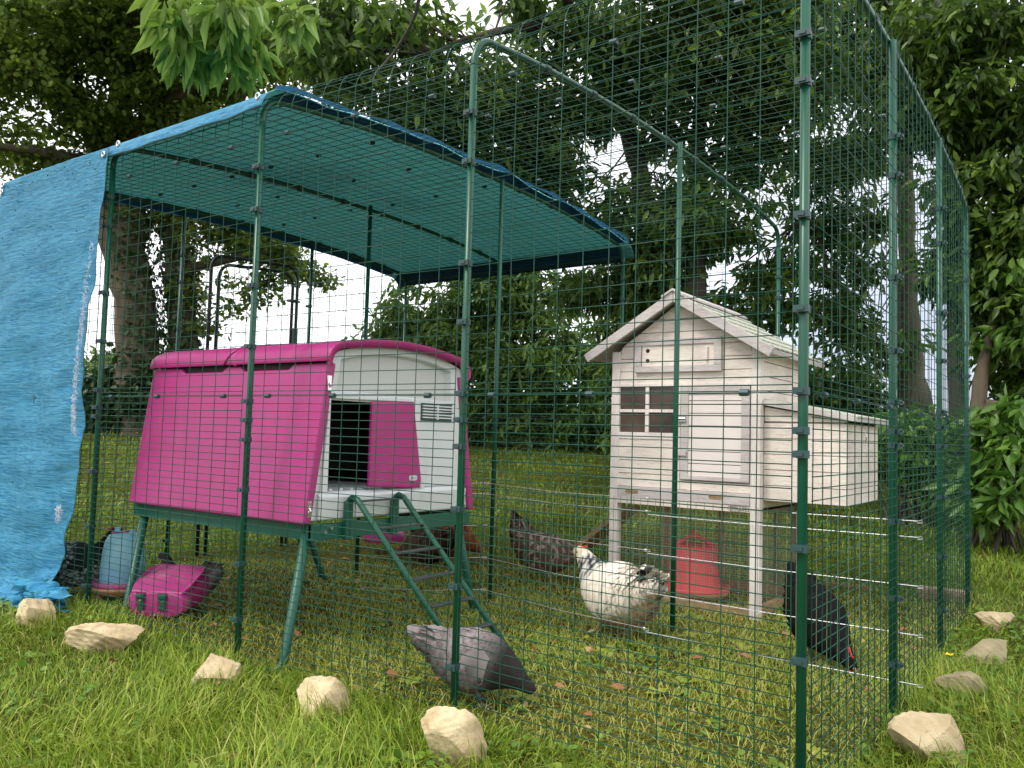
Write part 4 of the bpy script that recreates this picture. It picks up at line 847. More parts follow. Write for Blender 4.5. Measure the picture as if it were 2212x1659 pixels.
# ---------------------------------------------------------------- galvanised divider inside the run
DV = [(.085, .925), (-.89, 1.03), (-1.84, 1.23), (-2.27, .88)]
lab = ['silver rod wire divider piece poking through the right wall of the run', 'wire divider piece behind the white hen in the middle of the run', 'wire divider piece running under the magenta coop']
for i in range(3):
    A = Vector((*DV[i], 0)); B = Vector((*DV[i+1], 0)); d = (B-A); Ln = d.length; d.normalize(); tI = thing('wire_divider', lab[i], 'wire divider', (0, 0, 0), 0, 'wire divider pieces crossing the run')
    b = MB(); nrm = Vector((-d.y, d.x, 0))
    for z in (.60, .55, .40, .25, .10): 
        b.tube([A+Vector((0, 0, z)), (A+B)/2+Vector((0, 0, z-.010)), B+Vector((0, 0, z-.012*(i == 0)))], .0016 if i == 0 else .0013, 6)
        for e, sg in ((A, -1), (B, 1)):
            c = e+Vector((0, 0, z)); b.tube([c, c+d*sg*.012+Vector((0, 0, .004)), c+d*sg*.014+Vector((0, 0, -.004)), c+Vector((0, 0, -.006))], .0016, 5)
    b.build('rods', M['zinc'] if i == 0 else M['galv'], tI)
    b = MB(); n = int(Ln/.034)
    for k in range(2 if i == 0 else 0, n+1):
        p = A+d*(Ln*k/n)+nrm*.002; b.tube([p+Vector((0, 0, .03)), p+Vector((0, 0, .60))], .0011, 4, cap=False)
    b.build('uprights', M['upr'] if 'upr' in M else M.setdefault('upr', mat('dull_green_wire', (.16, .22, .12), .5)), tI)

# ---------------------------------------------------------------- hens
def interp_poly(P, n):
    P = np.array(P, float); d = np.r_[0, np.cumsum(np.linalg.norm(np.diff(P[:, :2], axis=0), axis=1))]; s = np.linspace(0, d[-1], n)
    out_ = np.zeros((n, P.shape[1]))
    # Catmull-Rom
    for q, x in enumerate(s):
        j = min(len(P)-2, max(0, int(np.searchsorted(d, x))-1)); t = (x-d[j])/(d[j+1]-d[j]+1e-9)
        p0 = P[max(0, j-1)]; p1 = P[j]; p2 = P[j+1]; p3 = P[min(len(P)-1, j+2)]
        out_[q] = .5*((2*p1)+(-p0+p2)*t+(2*p0-5*p1+4*p2-p3)*t*t+(-p0+3*p1-3*p2+p3)*t**3)
    return out_, s/d[-1]
POSE = {
 'peck': [(-.215, .205, .008, .006), (-.185, .200, .024, .014), (-.13, .185, .052, .040), (-.07, .160, .085, .078), (0, .145, .102, .094), (.055, .132, .088, .082), (.098, .115, .062, .056), (.132, .098, .040, .036), (.158, .083, .028, .024), (.178, .070, .022, .019), (.193, .058, .011, .010)],
 'steep': [(-.175, .290, .008, .006), (-.155, .270, .026, .016), (-.115, .235, .055, .045), (-.06, .190, .085, .080), (.0, .150, .100, .094), (.055, .120, .085, .080), (.105, .092, .058, .054), (.145, .070, .038, .034), (.172, .056, .028, .024), (.192, .046, .022, .019), (.206, .038, .011, .010)],
 'walk': [(-.225, .255, .010, .010), (-.195, .240, .034, .022), (-.145, .205, .072, .055), (-.08, .172, .100, .088), (-.01, .165, .108, .100), (.05, .180, .096, .088), (.092, .215, .070, .064), (.118, .255, .046, .042), (.134, .290, .034, .030), (.150, .318, .027, .023), (.172, .326, .022, .019), (.188, .322, .010, .009)],
 'reach': [(-.220, .225, .010, .010), (-.190, .215, .036, .026), (-.14, .190, .076, .062), (-.075, .165, .106, .096), (-.005, .160, .116, .108), (.055, .175, .100, .094), (.100, .203, .074, .068), (.135, .232, .050, .046), (.162, .258, .036, .032), (.186, .276, .028, .024), (.208, .280, .022, .019), (.224, .275, .010, .009)],
 'stand': [(-.19, .33, .008, .008), (-.178, .30, .026, .018), (-.145, .245, .062, .045), (-.08, .185, .095, .085), (-.01, .165, .106, .098), (.05, .165, .092, .085), (.10, .175, .065, .060), (.135, .185, .042, .038), (.160, .190, .030, .026), (.180, .186, .024, .020), (.196, .178, .010, .010)],
}
def hen(label, x, y, rz, pose, sc, colf, legs=(.0, .02), comb=(.55, .02, .03), legcol=(.45, .30, .22), group='hens inside the run', fe=1.0, combs=1.0, yaw_head=0, con=1.):
    g = gzf(x, y); t = thing('hen', label, 'hen', (x, y, g), rz, group); t.scale = (sc, sc, sc)
    C_, S_ = interp_poly(POSE[pose], 40); n = 24
    dx = np.gradient(C_[:, 0]); dz = np.gradient(C_[:, 1]); ln = np.hypot(dx, dz); dx /= ln; dz /= ln
    th = np.linspace(0, 2*math.pi, n, endpoint=False)
    yo = np.zeros(len(C_)) if not yaw_head else np.clip((S_-.7)/.3, 0, 1)**1.3*yaw_head
    def surf(i, a, off=0.):
        rh = max(.002, C_[i, 2])+off; rw = max(.002, C_[i, 3])+off; u = math.sin(a)*rh; v = math.cos(a)*rw
        return Vector((C_[i, 0]-dz[i]*u, v+yo[i], C_[i, 1]+dx[i]*u))
    V = []; cl = []
    for i in range(40):
        for a in th: V.append(surf(i, a)); cl.append(colf(S_[i], math.sin(a), random.random()))
    q = [(i*n+k, i*n+(k+1) % n, (i+1)*n+(k+1) % n, (i+1)*n+k) for i in range(39) for k in range(n)]
    V.append(Vector((C_[0, 0], 0, C_[0, 1]))); V.append(Vector((C_[-1, 0], yo[-1], C_[-1, 1]))); cl += [cl[0], cl[-1]]
    tr = [(960, (k+1) % n, k) for k in range(n)]+[(961, 39*n+k, 39*n+(k+1) % n) for k in range(n)]
    hm = bpy.data.materials.get('hen_plumage')
    if not hm:
        hm = mat('hen_plumage', (.3, .3, .3), .85, spec=.08, trans=0); tt = hm.node_tree; at_ = tt.nodes.new('ShaderNodeAttribute'); at_.attribute_name = 'Col'; tt.links.new(at_.outputs['Color'], tt.nodes['Principled BSDF'].inputs['Base Color'])
    npmesh('body', np.array([tuple(v) for v in V]), [np.array(q), np.array(tr)], hm, t, smooth=True, col=np.array(cl))
    # plumage: overlapping rounded feathers lying on the body
    fv = np.array([[0, 0, 0], [.35, -.36, .02], [.75, -.36, .03], [1, 0, .02], [.75, .36, .03], [.35, .36, .02], [.45, 0, .10]]); ff = np.array([[0, 1, 6], [1, 2, 6], [2, 3, 6], [3, 4, 6], [4, 5, 6], [5, 0, 6]])
    P_ = []; X_ = []; Z_ = []; s_ = []; c_ = []
    for _ in range(1500):
        f = random.random(); i = int(2+f*35); a = random.uniform(0, 2*math.pi); p = surf(i, a, -.001); nn = (p-Vector((C_[i, 0], yo[i], C_[i, 1]))).normalized(); s = S_[i]
        tl = Vector((-dx[i], 0, -dz[i])) if s > .12 else Vector((-dx[i], 0, -dz[i]))
        tl = (tl-nn*tl.dot(nn)).normalized(); tl = tl+Vector((random.uniform(-.15, .15), random.uniform(-.15, .15), -.22*(1 if s < .7 else 0)+random.uniform(-.1, .1))); tl.normalize()
        sz = (.034 if s < .6 else .034-.024*(s-.6)/.4)*random.uniform(.75, 1.2)*fe
        if s > .9 and random.random() < .5: continue
        P_.append(p+nn*(.0012 if con == 1. else .0004)); X_.append(tl+nn*(.05 if con == 1. else -.02)); Z_.append(nn); s_.append(sz); cc = np.array(colf(s, math.sin(a), random.random()))*random.uniform(1-.22*(con if con == 1. else .3), 1+.18*(con if con == 1. else .3)); lo = 1-(1-.50)*(1 if con == 1. else .3); lc = np.array((.62, .63, .64))*random.uniform(.7, 1.2)*(.15 if s > .72 else 1); c_.append([lc*.04, lc*.04, lc*.04, lc*.04, lc*.04, lc*.04, lc] if colf is c_lace else [cc*lo, cc, cc*.92, cc*lo, cc*.92, cc, cc*1.10])
    # tail feathers
    for _ in range(34):
        i = random.randint(1, 8); a = random.uniform(.2, math.pi-.2); p = surf(i, a, -.006); tl = Vector((-dx[3], random.uniform(-.18, .18), -dz[3]+random.uniform(-.12, .25))); P_.append(p); X_.append(tl); Z_.append(Vector((.15, random.uniform(-.8, .8), 1))); s_.append(.062*random.uniform(.7, 1.15)); cc = np.array(colf(0, 1, random.random())); c_.append([cc]*7)
    V, F = scatter(fv, [ff], np.array([tuple(p) for p in P_]), np.array([tuple(p) for p in X_]), np.array([tuple(p) for p in Z_]), np.array(s_))
    npmesh('plumage', V, F, hm, t, smooth=False, col=np.clip(np.concatenate(c_), 0, 1))
    # wings
    for sg in (-1, 1):
        b = MB(); vs = []; m_ = 9
        wi = [8+int(k*2.1) for k in range(m_)]
        prof_ = [0.02, .35, .6, .8, .95, 1, .95, .75, .3]
        for k, i in enumerate(wi):
            wd = prof_[k]
            for a in (-.30-.55*wd, -.1, .25, .35+.38*wd): vs.append(Vector(surf(i, a if sg > 0 else math.pi-a, .006 if abs(a) < .3 else .002)))
        b.add(vs, [(k*4+j, k*4+j+1, (k+1)*4+j+1, (k+1)*4+j) for k in range(m_-1) for j in range(3)])
        o = b.build('wing', hm, t, smooth=True); cc = [colf(.4, .3, random.random()) for _ in o.data.vertices]
        at2 = o.data.color_attributes.new('Col', 'FLOAT_COLOR', 'POINT'); at2.data.foreach_set('color', np.c_[np.array(cc)*1.0, np.ones(len(cc))].astype(np.float32).ravel())
    # head details
    i = 36; hd = surf(i, math.pi/2, -.003); fw = Vector((dx[i], 0, dz[i])); up = Vector((-dz[i], 0, dx[i])); redm = mat('comb_red', comb, .5)
    b = MB(); base = [hd+fw*(-.016+.008*k)*combs for k in range(5)]; tp = [hd+fw*(-.020+.009*k)*combs+up*(.010+.007*math.sin(k*1.4+.5))*combs for k in range(5)]
    vs = [p+Vector((0, s*.0018, 0)) for p in base+tp for s in (-1, 1)]
    fs = []
    for k in range(4):
        a0, a1, c0, c1 = 2*k, 2*k+2, 10+2*k, 12+2*k; fs += [(a0, a1, c1, c0), (a0+1, c0+1, c1+1, a1+1), (c0, c1, c1+1, c0+1)]
    b.add(vs, fs); b.build('comb', redm, t, bevel=.001)
    tip = Vector((C_[-1, 0], yo[-1], C_[-1, 1])); b = MB(); b.tube([tip-fw*.010, tip+fw*.006-up*.001, tip+fw*.016-up*.005], [.0075, .0048, .0008], 8); b.build('beak', mat('beak_horn', (.30, .24, .14), .5), t, smooth=True)
    for sg in (-1, 1):
        e = Vector(surf(36, .25 if sg > 0 else math.pi-.25, .0)); b = MB(); b.lathe([(.0001, -.003), (.0026, -.0015), (.003, 0), (.0026, .0015), (.0001, .003)], e, 8); b.build('eye', M['black'], t, smooth=True)
        wv_ = tip-fw*.010-up*.010+Vector((0, sg*.005, 0)); b = MB(); b.tube([wv_+up*.004, wv_-up*.004*combs, wv_-up*.012*combs], [.003, .0055*combs, .002], 8); b.build('wattle', redm, t, smooth=True)
    lm = mat('scaly_leg', legcol, .6)
    for sg, lx in ((1, legs[0]), (-1, legs[1])):
        b = MB(); y_ = .038*sg; hz = .075; b.tube([(-.01, y_, hz+.035), (-.012+lx*.5, y_, hz), (lx+.004, y_, .012)], [.020, .009, .0058], 8)
        for an, l_ in ((-.5, .036), (0, .044), (.5, .036), (math.pi, .018)):
            b.tube([(lx+.004, y_, .012), (lx+.004+l_*.5*math.cos(an), y_+l_*.5*math.sin(an), .012), (lx+.004+l_*math.cos(an), y_+l_*math.sin(an), .002)], [.0055, .0045, .002], 6)
        b.build('leg', lm, t, smooth=True)
    return t
def c_grey(s, u, r):
    k = 1-.86*max(0, min(1, (s-.50)/.18)); v = .85+.3*r; c = (.275, .238, .235) if u > -.2 else (.31, .27, .262)
    return tuple(q*k*v for q in c)
def c_white(s, u, r):
    if s > .88: return (.70, .62, .45)
    if .62 < s < .86: return (.04, .04, .045) if r < (.55 if s > .68 else .3) else (.70, .67, .62)
    if s < .07: return (.03, .03, .035) if r < .42 else (.74, .68, .6)
    if u < -.6: return (.62, .50, .36)
    return (.84, .76, .65) if r > .05 else (.74, .68, .60)
def c_black(s, u, r): v = .7+.6*r; return (.010*v, .0095*v, .010*v)
def c_speck(s, u, r): return (.32, .25, .21) if r > .72 else ((.10, .07, .062) if u > -.2 else (.13, .085, .07))
def c_brown(s, u, r): v = .7+.6*r; return (.20*v, .075*v, .032*v) if r > .2 else (.06, .03, .02)
def c_dkbrown(s, u, r): v = .7+.6*r; return (.085*v, .05*v, .038*v)
def c_lace(s, u, r):
    if s > .72: return (.015, .016, .018)
    if u < -.7: return (.35, .34, .33)
    return (.030, .031, .033)
def gp(u, v, z=0.):
    d = ray(u, v); q = CP+d*((z-CZ)/d[2]); q = CP+d*((gzf(q[0], q[1])+z-CZ)/d[2]); return q[0], q[1]
def H(px, label, *a, **k): hen(label, *gp(*px), *a, **k)
H((1030, 1522), 'lavender grey hen with a dark head pecking behind the second front post', math.radians(24), 'peck', .94, c_grey, legcol=(.12, .12, .12), comb=(.05, .04, .04), combs=.5)
H((1325, 1376), 'white hen with black speckled neck walking past the red feeder', math.radians(162), 'reach', 1.16, c_white, legs=(.05, -.03), comb=(.62, .06, .05), legcol=(.55, .36, .27), con=.9)
H((1768, 1432), 'black hen with a red comb pecking head down beside the corner post', math.radians(-42), 'steep', 1.08, c_black, comb=(.62, .03, .04), legcol=(.08, .08, .08), combs=1.2)
H((1185, 1262), 'speckled brown hen with raised tail left of the white hen', math.radians(22), 'stand', 1.06, c_speck, comb=(.5, .04, .04))
H((970, 1222), 'rusty brown hen standing beyond the coop ladder', math.radians(75), 'peck', 1.25, c_brown)
H((915, 1232), 'dark brown hen behind the coop ladder, left of the rusty brown one', math.radians(190), 'peck', 1.05, c_dkbrown)
H((172, 1288), 'black and silver laced hen partly hidden by the tarpaulin edge', math.radians(45), 'walk', .95, c_lace, legcol=(.5, .4, .2))
H((398, 1312), 'lavender grey hen with black head behind the magenta box feeder', math.radians(212), 'walk', .70, c_grey, legcol=(.12, .12, .12), comb=(.05, .03, .03), combs=.5)

# ---------------------------------------------------------------- stones
def rock(label, u0, u1, v0, v1, seed, x, y, m='stone', depth=.8, cat='stone', flat=0):
    dd = ray((u0+u1)/2, v1+3); zz_ = gzf(x, y)
    for _ in range(3): q = CP+dd*((zz_-CZ)/dd[2]); zz_ = gzf(q[0], q[1])
    hv = np.array([dd[0], dd[1]]); hv /= np.linalg.norm(hv); D = float((q-CP)@Fv); x, y = q[:2]+hv*(u1-u0)/FPX*D*depth*.26
    D = float((np.array([x, y, gzf(x, y)])-CP)@Fv); wd = (u1-u0)/FPX*D; hh = (v1-v0)/FPX*D*1.02
    rg = np.random.default_rng(seed); bm = bmesh.new(); bmesh.ops.create_icosphere(bm, subdivisions=5, radius=1)
    pl = [(rdirg(rg), rg.uniform(.42, .74)) for _ in range(9)]
    pl += [(np.array([0, 0, 1.]), .80), (np.array([0, 0, -1.]), .6)]
    for v in bm.verts:
        p = np.array(v.co)
        for n_, d_ in pl:
            s = p@n_
            if s > d_: p = p-n_*(s-d_)
        nzv = math.sin(p[0]*9+seed)*math.sin(p[1]*8+p[2]*7)*.03+math.sin(p[0]*23+p[2]*19+seed*2)*.016+math.sin(p[1]*41+p[2]*37+p[0]*29)*.009
        v.co = Vector(p*(1+nzv))
    mn = np.min([v.co[:] for v in bm.verts], 0); mxx = np.max([v.co[:] for v in bm.verts], 0)
    for v in bm.verts:
        q = (np.array(v.co)-mn)/(mxx-mn); v.co = Vector(((q[0]-.5)*wd, (q[1]-.5)*wd*depth, q[2]*hh*1.16-hh*.22))
    me = bpy.data.meshes.new('stone'); bm.to_mesh(me); bm.free(); me.materials.append(M[m]); o = bpy.data.objects.new('stone', me); COL.objects.link(o)
    o.location = (x, y, gzf(x, y)); o.rotation_euler = (0, 0, -YAW+rg.uniform(-.15, .15)); tag(o, label, cat, 'stones holding down the run skirt'); return o
def rdirg(rg): v = rg.normal(size=3); return v/np.linalg.norm(v)
rock('leaning tan stone on the tarpaulin hem', 35, 122, 1290, 1352, 3, -3.36, -.22)
rock('small brown stone lying on the tarpaulin at the photo edge', -25, 12, 1262, 1290, 4, -4.02, -.16, depth=.7)
rock('long low limestone rock nearest the tarpaulin', 143, 306, 1352, 1412, 5, -2.60, -.20, depth=.5)
rock('squarish pale limestone block at the foot of the first bare front post', 407, 516, 1414, 1481, 6, -1.84, -.19)
rock('wedge shaped limestone between the coop leg and the lavender hen', 635, 756, 1468, 1556, 7, -1.33, -.20)
rock('tall blocky limestone in front of the post with the grey hen', 905, 1052, 1538, 1656, 8, -.86, -.165, depth=.65)
rock('large pointed limestone at the near right side of the run', 1925, 2094, 1553, 1648, 9, .17, .66, depth=.7)
rock('small flat mossy rock, second along the right side of the run', 2020, 2121, 1450, 1508, 10, .15, 1.30, 'stonedark', .7)
rock('broad brownish rock, third along the right side of the run', 2070, 2182, 1378, 1434, 11, .16, 1.88, 'stonedark', .7)
rock('low pale rock farthest along the right side of the run', 2110, 2190, 1320, 1360, 12, .13, 2.62, 'stone', .7)
b = MB(); z = gzf(-.17, 3.05); b.box(-.27, -.03, 3.0, 3.11, z, z+.06); tag(b.build('paving_block', mat('worn_brick', (.33, .22, .15), .9, var=.25, scale=20, bump=.003), bevel=.006), 'worn brown paving block in the grass behind the back corner post', 'block')
b = MB(); z = gzf(-.6, 3.06); b.box(-.76, -.52, 3.03, 3.07, z, z+.045); tag(b.build('timber_offcut', M['woodraw'], bevel=.004), 'short bare timber offcut lying behind the hen house', 'timber')

# ---------------------------------------------------------------- buttercups
def buttercup(x, y, h, label, group):
    g = gzf(x, y); t = thing('buttercup', label, 'flower', (x, y, g), random.uniform(0, 6), group)
    b = MB(); b.tube([(0, 0, 0), (.004, .002, h*.6), (0, 0, h)], .0012, 4); b.build('stem', M['stem'], t)
    b = MB()
    for k in range(5):
        a = k*2*math.pi/5; c_, s_ = math.cos(a), math.sin(a); b.add([(0, 0, h), (.008*math.cos(a-.6), .008*math.sin(a-.6), h+.003), (.014*c_, .014*s_, h+.006), (.008*math.cos(a+.6), .008*math.sin(a+.6), h+.003)], [(0, 1, 2, 3)])
    b.build('petals', M['petal'], t); return t
M['stem'] = mat('flower_stem', (.10, .18, .04), .6); M['petal'] = mat('yellow_petal', (.85, .60, .01), .4)
bc = buttercup(.09, 1.50, .06, 'single yellow buttercup beside the right wall of the run', None); bc.scale = (1.5,)*3
p0 = buttercup(-4.9, 2.3, .10, 'tiny yellow buttercup in the far meadow grass left of the magenta coop', 'buttercups in the meadow beyond the run'); p0.scale = (1.5,)*3
for k in range(17):
    u = random.choice((random.uniform(215, 300), random.uniform(215, 290), random.uniform(640, 700))); v = random.uniform(1005, 1100)
    d = ray(u, v); tt = (0.05-CZ)/d[2]; P = CP+d*tt*.96
    c = copy_tree(p0); c.location = (P[0], P[1], gzf(P[0], P[1])); c.scale = (1.6,)*3

# ---------------------------------------------------------------- trees and hedges
OAK = (np.array([[0, 0, 0], [.3, -.26, .05], [.75, -.30, .02], [1, 0, -.06], [.75, .30, .02], [.3, .26, .05]]), np.array([[0, 1, 2, 3], [0, 3, 4, 5]]))
CHE = (np.array([[0, 0, 0], [.25, -.14, .05], [.60, -.17, -.01], [1, 0, -.20], [.60, .17, -.01], [.25, .14, .05]]), np.array([[0, 1, 2, 3], [0, 3, 4, 5]]))
CHN = (CHE[0]*np.array([1, .74, 1.5]), CHE[1])
LM = {
 'oak': mat('oak_leaf', (.05, .1, .02), .5, attr=[(.065, .115, .020), (.115, .185, .028), (.185, .27, .040), (.30, .40, .065)], trans=.54, spec=.35),
 'chestnut': mat('chestnut_leaf', (.05, .1, .02), .42, attr=[(.036, .075, .014), (.066, .130, .020), (.12, .21, .032), (.26, .38, .055)], trans=.46, spec=.45),
 'bright': mat('young_chestnut_leaf', (.05, .1, .02), .42, attr=[(.13, .23, .035), (.21, .34, .05), (.32, .44, .08)], trans=.45, spec=.4),
 'hedge': mat('hedge_leaf', (.05, .1, .02), .45, attr=[(.055, .11, .018), (.10, .19, .028), (.19, .31, .048)], trans=.42, spec=.4),
 'laurel': mat('shrub_leaf', (.05, .1, .02), .35, attr=[(.06, .14, .022), (.11, .23, .034), (.21, .36, .055)], trans=.38, spec=.5),
 'ivy': mat('ivy_leaf', (.03, .06, .01), .4, attr=[(.020, .042, .010), (.032, .065, .014), (.05, .09, .02)], trans=.15, spec=.4),
}
def crown(parent, blobs, leaf, kind, size, per=46, crad=.30, droop=.3, name='crown', hang=0.):
    """blobs: (u, v, depth, ru px, rv px, thickness m, clusters)"""
    Pc = []; tone = []
    for (u, v, D, ru, rv, th, n) in blobs:
        c = at(u, v, D); q = rdir(n)*(rng.uniform(.0, 1, (n, 1))**.45)
        P_ = c+q[:, :1]*Rv*ru/FPX*D+q[:, 1:2]*Uv*rv/FPX*D+q[:, 2:3]*Fv*th; Pc.append(P_)
    Pc = np.concatenate(Pc); n = len(Pc); k = rng.poisson(per, n)+6
    idx = np.repeat(np.arange(n), k); m_ = len(idx); rr = (crad*rng.uniform(.55, 1.3, n))[idx]
    off = rdir(m_)*(rng.uniform(0, 1, (m_, 1))**.5)*rr[:, None]; off[:, 2] *= .55
    pos = Pc[idx]+off
    X = off/np.maximum(rr[:, None], 1e-6)+rng.normal(0, .7, (m_, 3)); X[:, 2] -= droop+hang
    Z = np.array([0, 0, 1.])+rng.normal(0, .55, (m_, 3))
    keep = pos[:, 2] > gz(pos[:, 0], pos[:, 1])+.01
    pos, X, Z, idx = pos[keep], X[keep], Z[keep], idx[keep]; m_ = len(pos)
    V, F = scatter(leaf[0], [leaf[1]], pos, X, Z, size*rng.uniform(.6, 1.25, m_))
    ct = rng.uniform(-.22, .22, n)[idx]; r_ = np.clip(rng.normal(.42, .22, m_)+ct, 0, 1)
    return npmesh(name, V, F, LM[kind], parent, rnd=np.repeat(r_, len(leaf[0]))), Pc
def limb(parent, pts, name='limb', m='bark', n=10):
    """pts: (u, v, depth, radius px)"""
    b = MB(); P_ = [Vector(at(u, v, D)) for u, v, D, r in pts]; rs = [r/FPX*D for u, v, D, r in pts]
    P2 = []; R2 = []
    for k in range(len(P_)-1):
        for j in range(4):
            t = j/4; a = P_[max(0, k-1)]; p = P_[k]; q = P_[k+1]; d = P_[min(len(P_)-1, k+2)]
            P2.append(.5*((2*p)+(q-a)*t+(2*a-5*p+4*q-d)*t*t+(-a+3*p-3*q+d)*t**3)+Vector(rdir(1)[0])*rs[k]*.10); R2.append((rs[k]*(1-t)+rs[k+1]*t)*random.uniform(.92, 1.08))
    P2.append(P_[-1]); R2.append(rs[-1]); b.tube(P2, R2, n)
    return b.build(name, M[m], parent, smooth=True), P2, R2
def twigs(parent, Pc, src, n, r=.012, name='branches', m='bark'):
    """thin branches from points on limbs to nearby clusters"""
    b = MB(); S = np.array([tuple(p) for p in src])
    for i in rng.choice(len(Pc), min(n, len(Pc)), replace=False):
        p = Pc[i]; d = np.linalg.norm(S-p, axis=1); j = int(np.argmin(d+rng.uniform(0, .6, len(d)))); a = Vector(S[j]); c = Vector(p); 
        if (c-a).length > 4: continue
        m1 = a.lerp(c, .35)+Vector(rdir(1)[0])*.12*(c-a).length+Vector((0, 0, .08)); m2 = a.lerp(c, .7)+Vector(rdir(1)[0])*.10*(c-a).length
        r0 = r*(.6+.5*(c-a).length); b.tube([a, m1, m2, c], [r0, r0*.7, r0*.45, r0*.2], 5, cap=False)
    return b.build(name, M[m], parent, smooth=True)
def treebase(name, label, u, v, D, cat='tree', group=None):
    p = at(u, v, D); return thing(name, label, cat, (p[0], p[1], gzf(p[0], p[1])), 0, group)
def fix(parent):
    for o in bpy.data.objects:
        if o.parent == parent and o.type == 'MESH' : o.matrix_parent_inverse = parent.matrix_world.inverted()
def reroot(parent):
    bpy.context.view_layer.update(); inv = parent.matrix_world.inverted()
    for o in list(bpy.data.objects):
        if o.parent == parent: o.matrix_parent_inverse = inv
D1 = 12.
# --- oak, left
T = treebase('oak_tree', 'big dark oak with a thick pale-sided trunk behind the tarpaulin', 305, 800, D1)
_, s1, r1 = limb(T, [(312, 960, D1, 52), (300, 770, D1, 44), (288, 640, D1, 42), (268, 520, D1, 46), (248, 400, D1, 52), (228, 300, D1, 44)], 'trunk', 'barkpale')
_, s2, _ = limb(T, [(232, 320, D1, 36), (175, 240, D1-.4, 30), (110, 195, D1-1, 22), (50, 170, D1-1.5, 15), (-60, 130, D1-2, 9)])
_, s3, _ = limb(T, [(240, 310, D1, 34), (262, 200, D1, 26), (300, 90, D1-.6, 20), (330, -60, D1-1, 14)])
_, s4, _ = limb(T, [(215, 350, D1, 18), (150, 342, D1-.6, 13), (70, 325, D1-1.2, 10), (-40, 312, D1-1.6, 6)])
_, s5, _ = limb(T, [(262, 330, D1, 24), (340, 240, D1-.5, 18), (430, 180, D1-1, 13), (520, 110, D1-1.5, 8), (640, 70, D1-1.5, 5)])
bl = [(60, 110, 11, 170, 110, 1.4, 62), (190, 60, 11, 170, 110, 1.4, 54), (330, 130, 11.5, 150, 130, 1.3, 58), (450, 190, 11.5, 130, 120, 1.2, 44), (130, 210, 11, 120, 70, 1.0, 34), (20, 300, 11.2, 70, 70, .8, 13), (100, 350, 11.2, 110, 34, .7, 13),
      (560, 90, 10.5, 110, 110, 1.2, 46), (300, 10, 10.5, 300, 60, 1.5, 80), (380, 300, 12, 120, 60, .8, 28), (180, 290, 11.4, 60, 40, .6, 9), (-120, 120, 11, 120, 200, 1.4, 50)]
o, Pc = crown(T, bl, OAK, 'oak', .088, 72, .34); twigs(T, Pc, s2+s3+s4+s5, 90, .012); reroot(T)
# ivy-clad second stem with its low sprays
T = treebase('oak_tree', 'ivy covered oak trunk right of the pale trunk, seen through the run', 395, 800, D1+.3)
_, t1, _ = limb(T, [(402, 960, D1+.3, 34), (396, 760, D1+.3, 30), (390, 600, D1+.3, 29), (374, 450, D1+.3, 28), (350, 330, D1+.3, 26), (335, 180, D1+.3, 20)], 'trunk')
_, t2, _ = limb(T, [(392, 590, D1+.3, 14), (440, 572, D1, 11), (500, 560, D1-.2, 8), (570, 545, D1-.4, 5), (640, 560, D1-.6, 3)])
_, t3, _ = limb(T, [(380, 470, D1+.3, 13), (450, 440, D1, 9), (540, 470, D1-.3, 6), (620, 480, D1-.4, 3)])
bl = [(490, 500, 11.9, 100, 62, .7, 40), (600, 530, 11.8, 85, 66, .7, 30), (650, 590, 11.6, 50, 50, .5, 11), (560, 620, 11.8, 70, 34, .5, 8), (300, 470, 12.2, 60, 46, .6, 14), (430, 640, 12.2, 46, 60, .4, 7), (440, 710, 12, 28, 26, .3, 3), (390, 420, 12.2, 90, 50, .7, 22), (480, 420, 12, 90, 50, .7, 20), (590, 440, 11.9, 60, 40, .5, 10), (530, 660, 11.7, 30, 16, .3, 2)]
o, Pc = crown(T, bl, OAK, 'oak', .085, 56, .27); twigs(T, Pc, t2+t3, 70, .010)
def ivy(parent, path, radii, n, side=None, size=.085):
    P_ = []; N_ = []
    for _ in range(n):
        k = random.randrange(len(path)-1); t = random.random(); c = Vector(path[k]).lerp(Vector(path[k+1]), t); r = radii[k]*(1-t)+radii[k+1]*t; a = random.uniform(0, 2*math.pi); nn = Vector((math.cos(a), math.sin(a), 0))
        if side and nn.dot(Vector(side)) < random.uniform(-.2, .25): continue
        P_.append(c+nn*(r+random.uniform(-.01, .10))); N_.append(nn+Vector((0, 0, .4)))
    m_ = len(P_); X = rng.normal(0, .6, (m_, 3)); X[:, 2] -= .8
    V, F = scatter(OAK[0], [OAK[1]], np.array([tuple(p) for p in P_]), X, np.array([tuple(p) for p in N_])+rng.normal(0, .35, (m_, 3)), size*rng.uniform(.6, 1.3, m_))
    return npmesh('ivy', V, F, LM['ivy'], parent, rnd=np.repeat(rng.uniform(0, 1, m_), 6))
ivy(T, t1, [30/FPX*12]*len(t1), 3600); reroot(T)
ivy_parent = [o for o in bpy.data.objects if o.name == 'oak_tree'][0]
iv = ivy(ivy_parent, s1, r1, 3000, tuple(Rv*.95-Fv*.1)); iv.matrix_parent_inverse = ivy_parent.matrix_world.inverted()
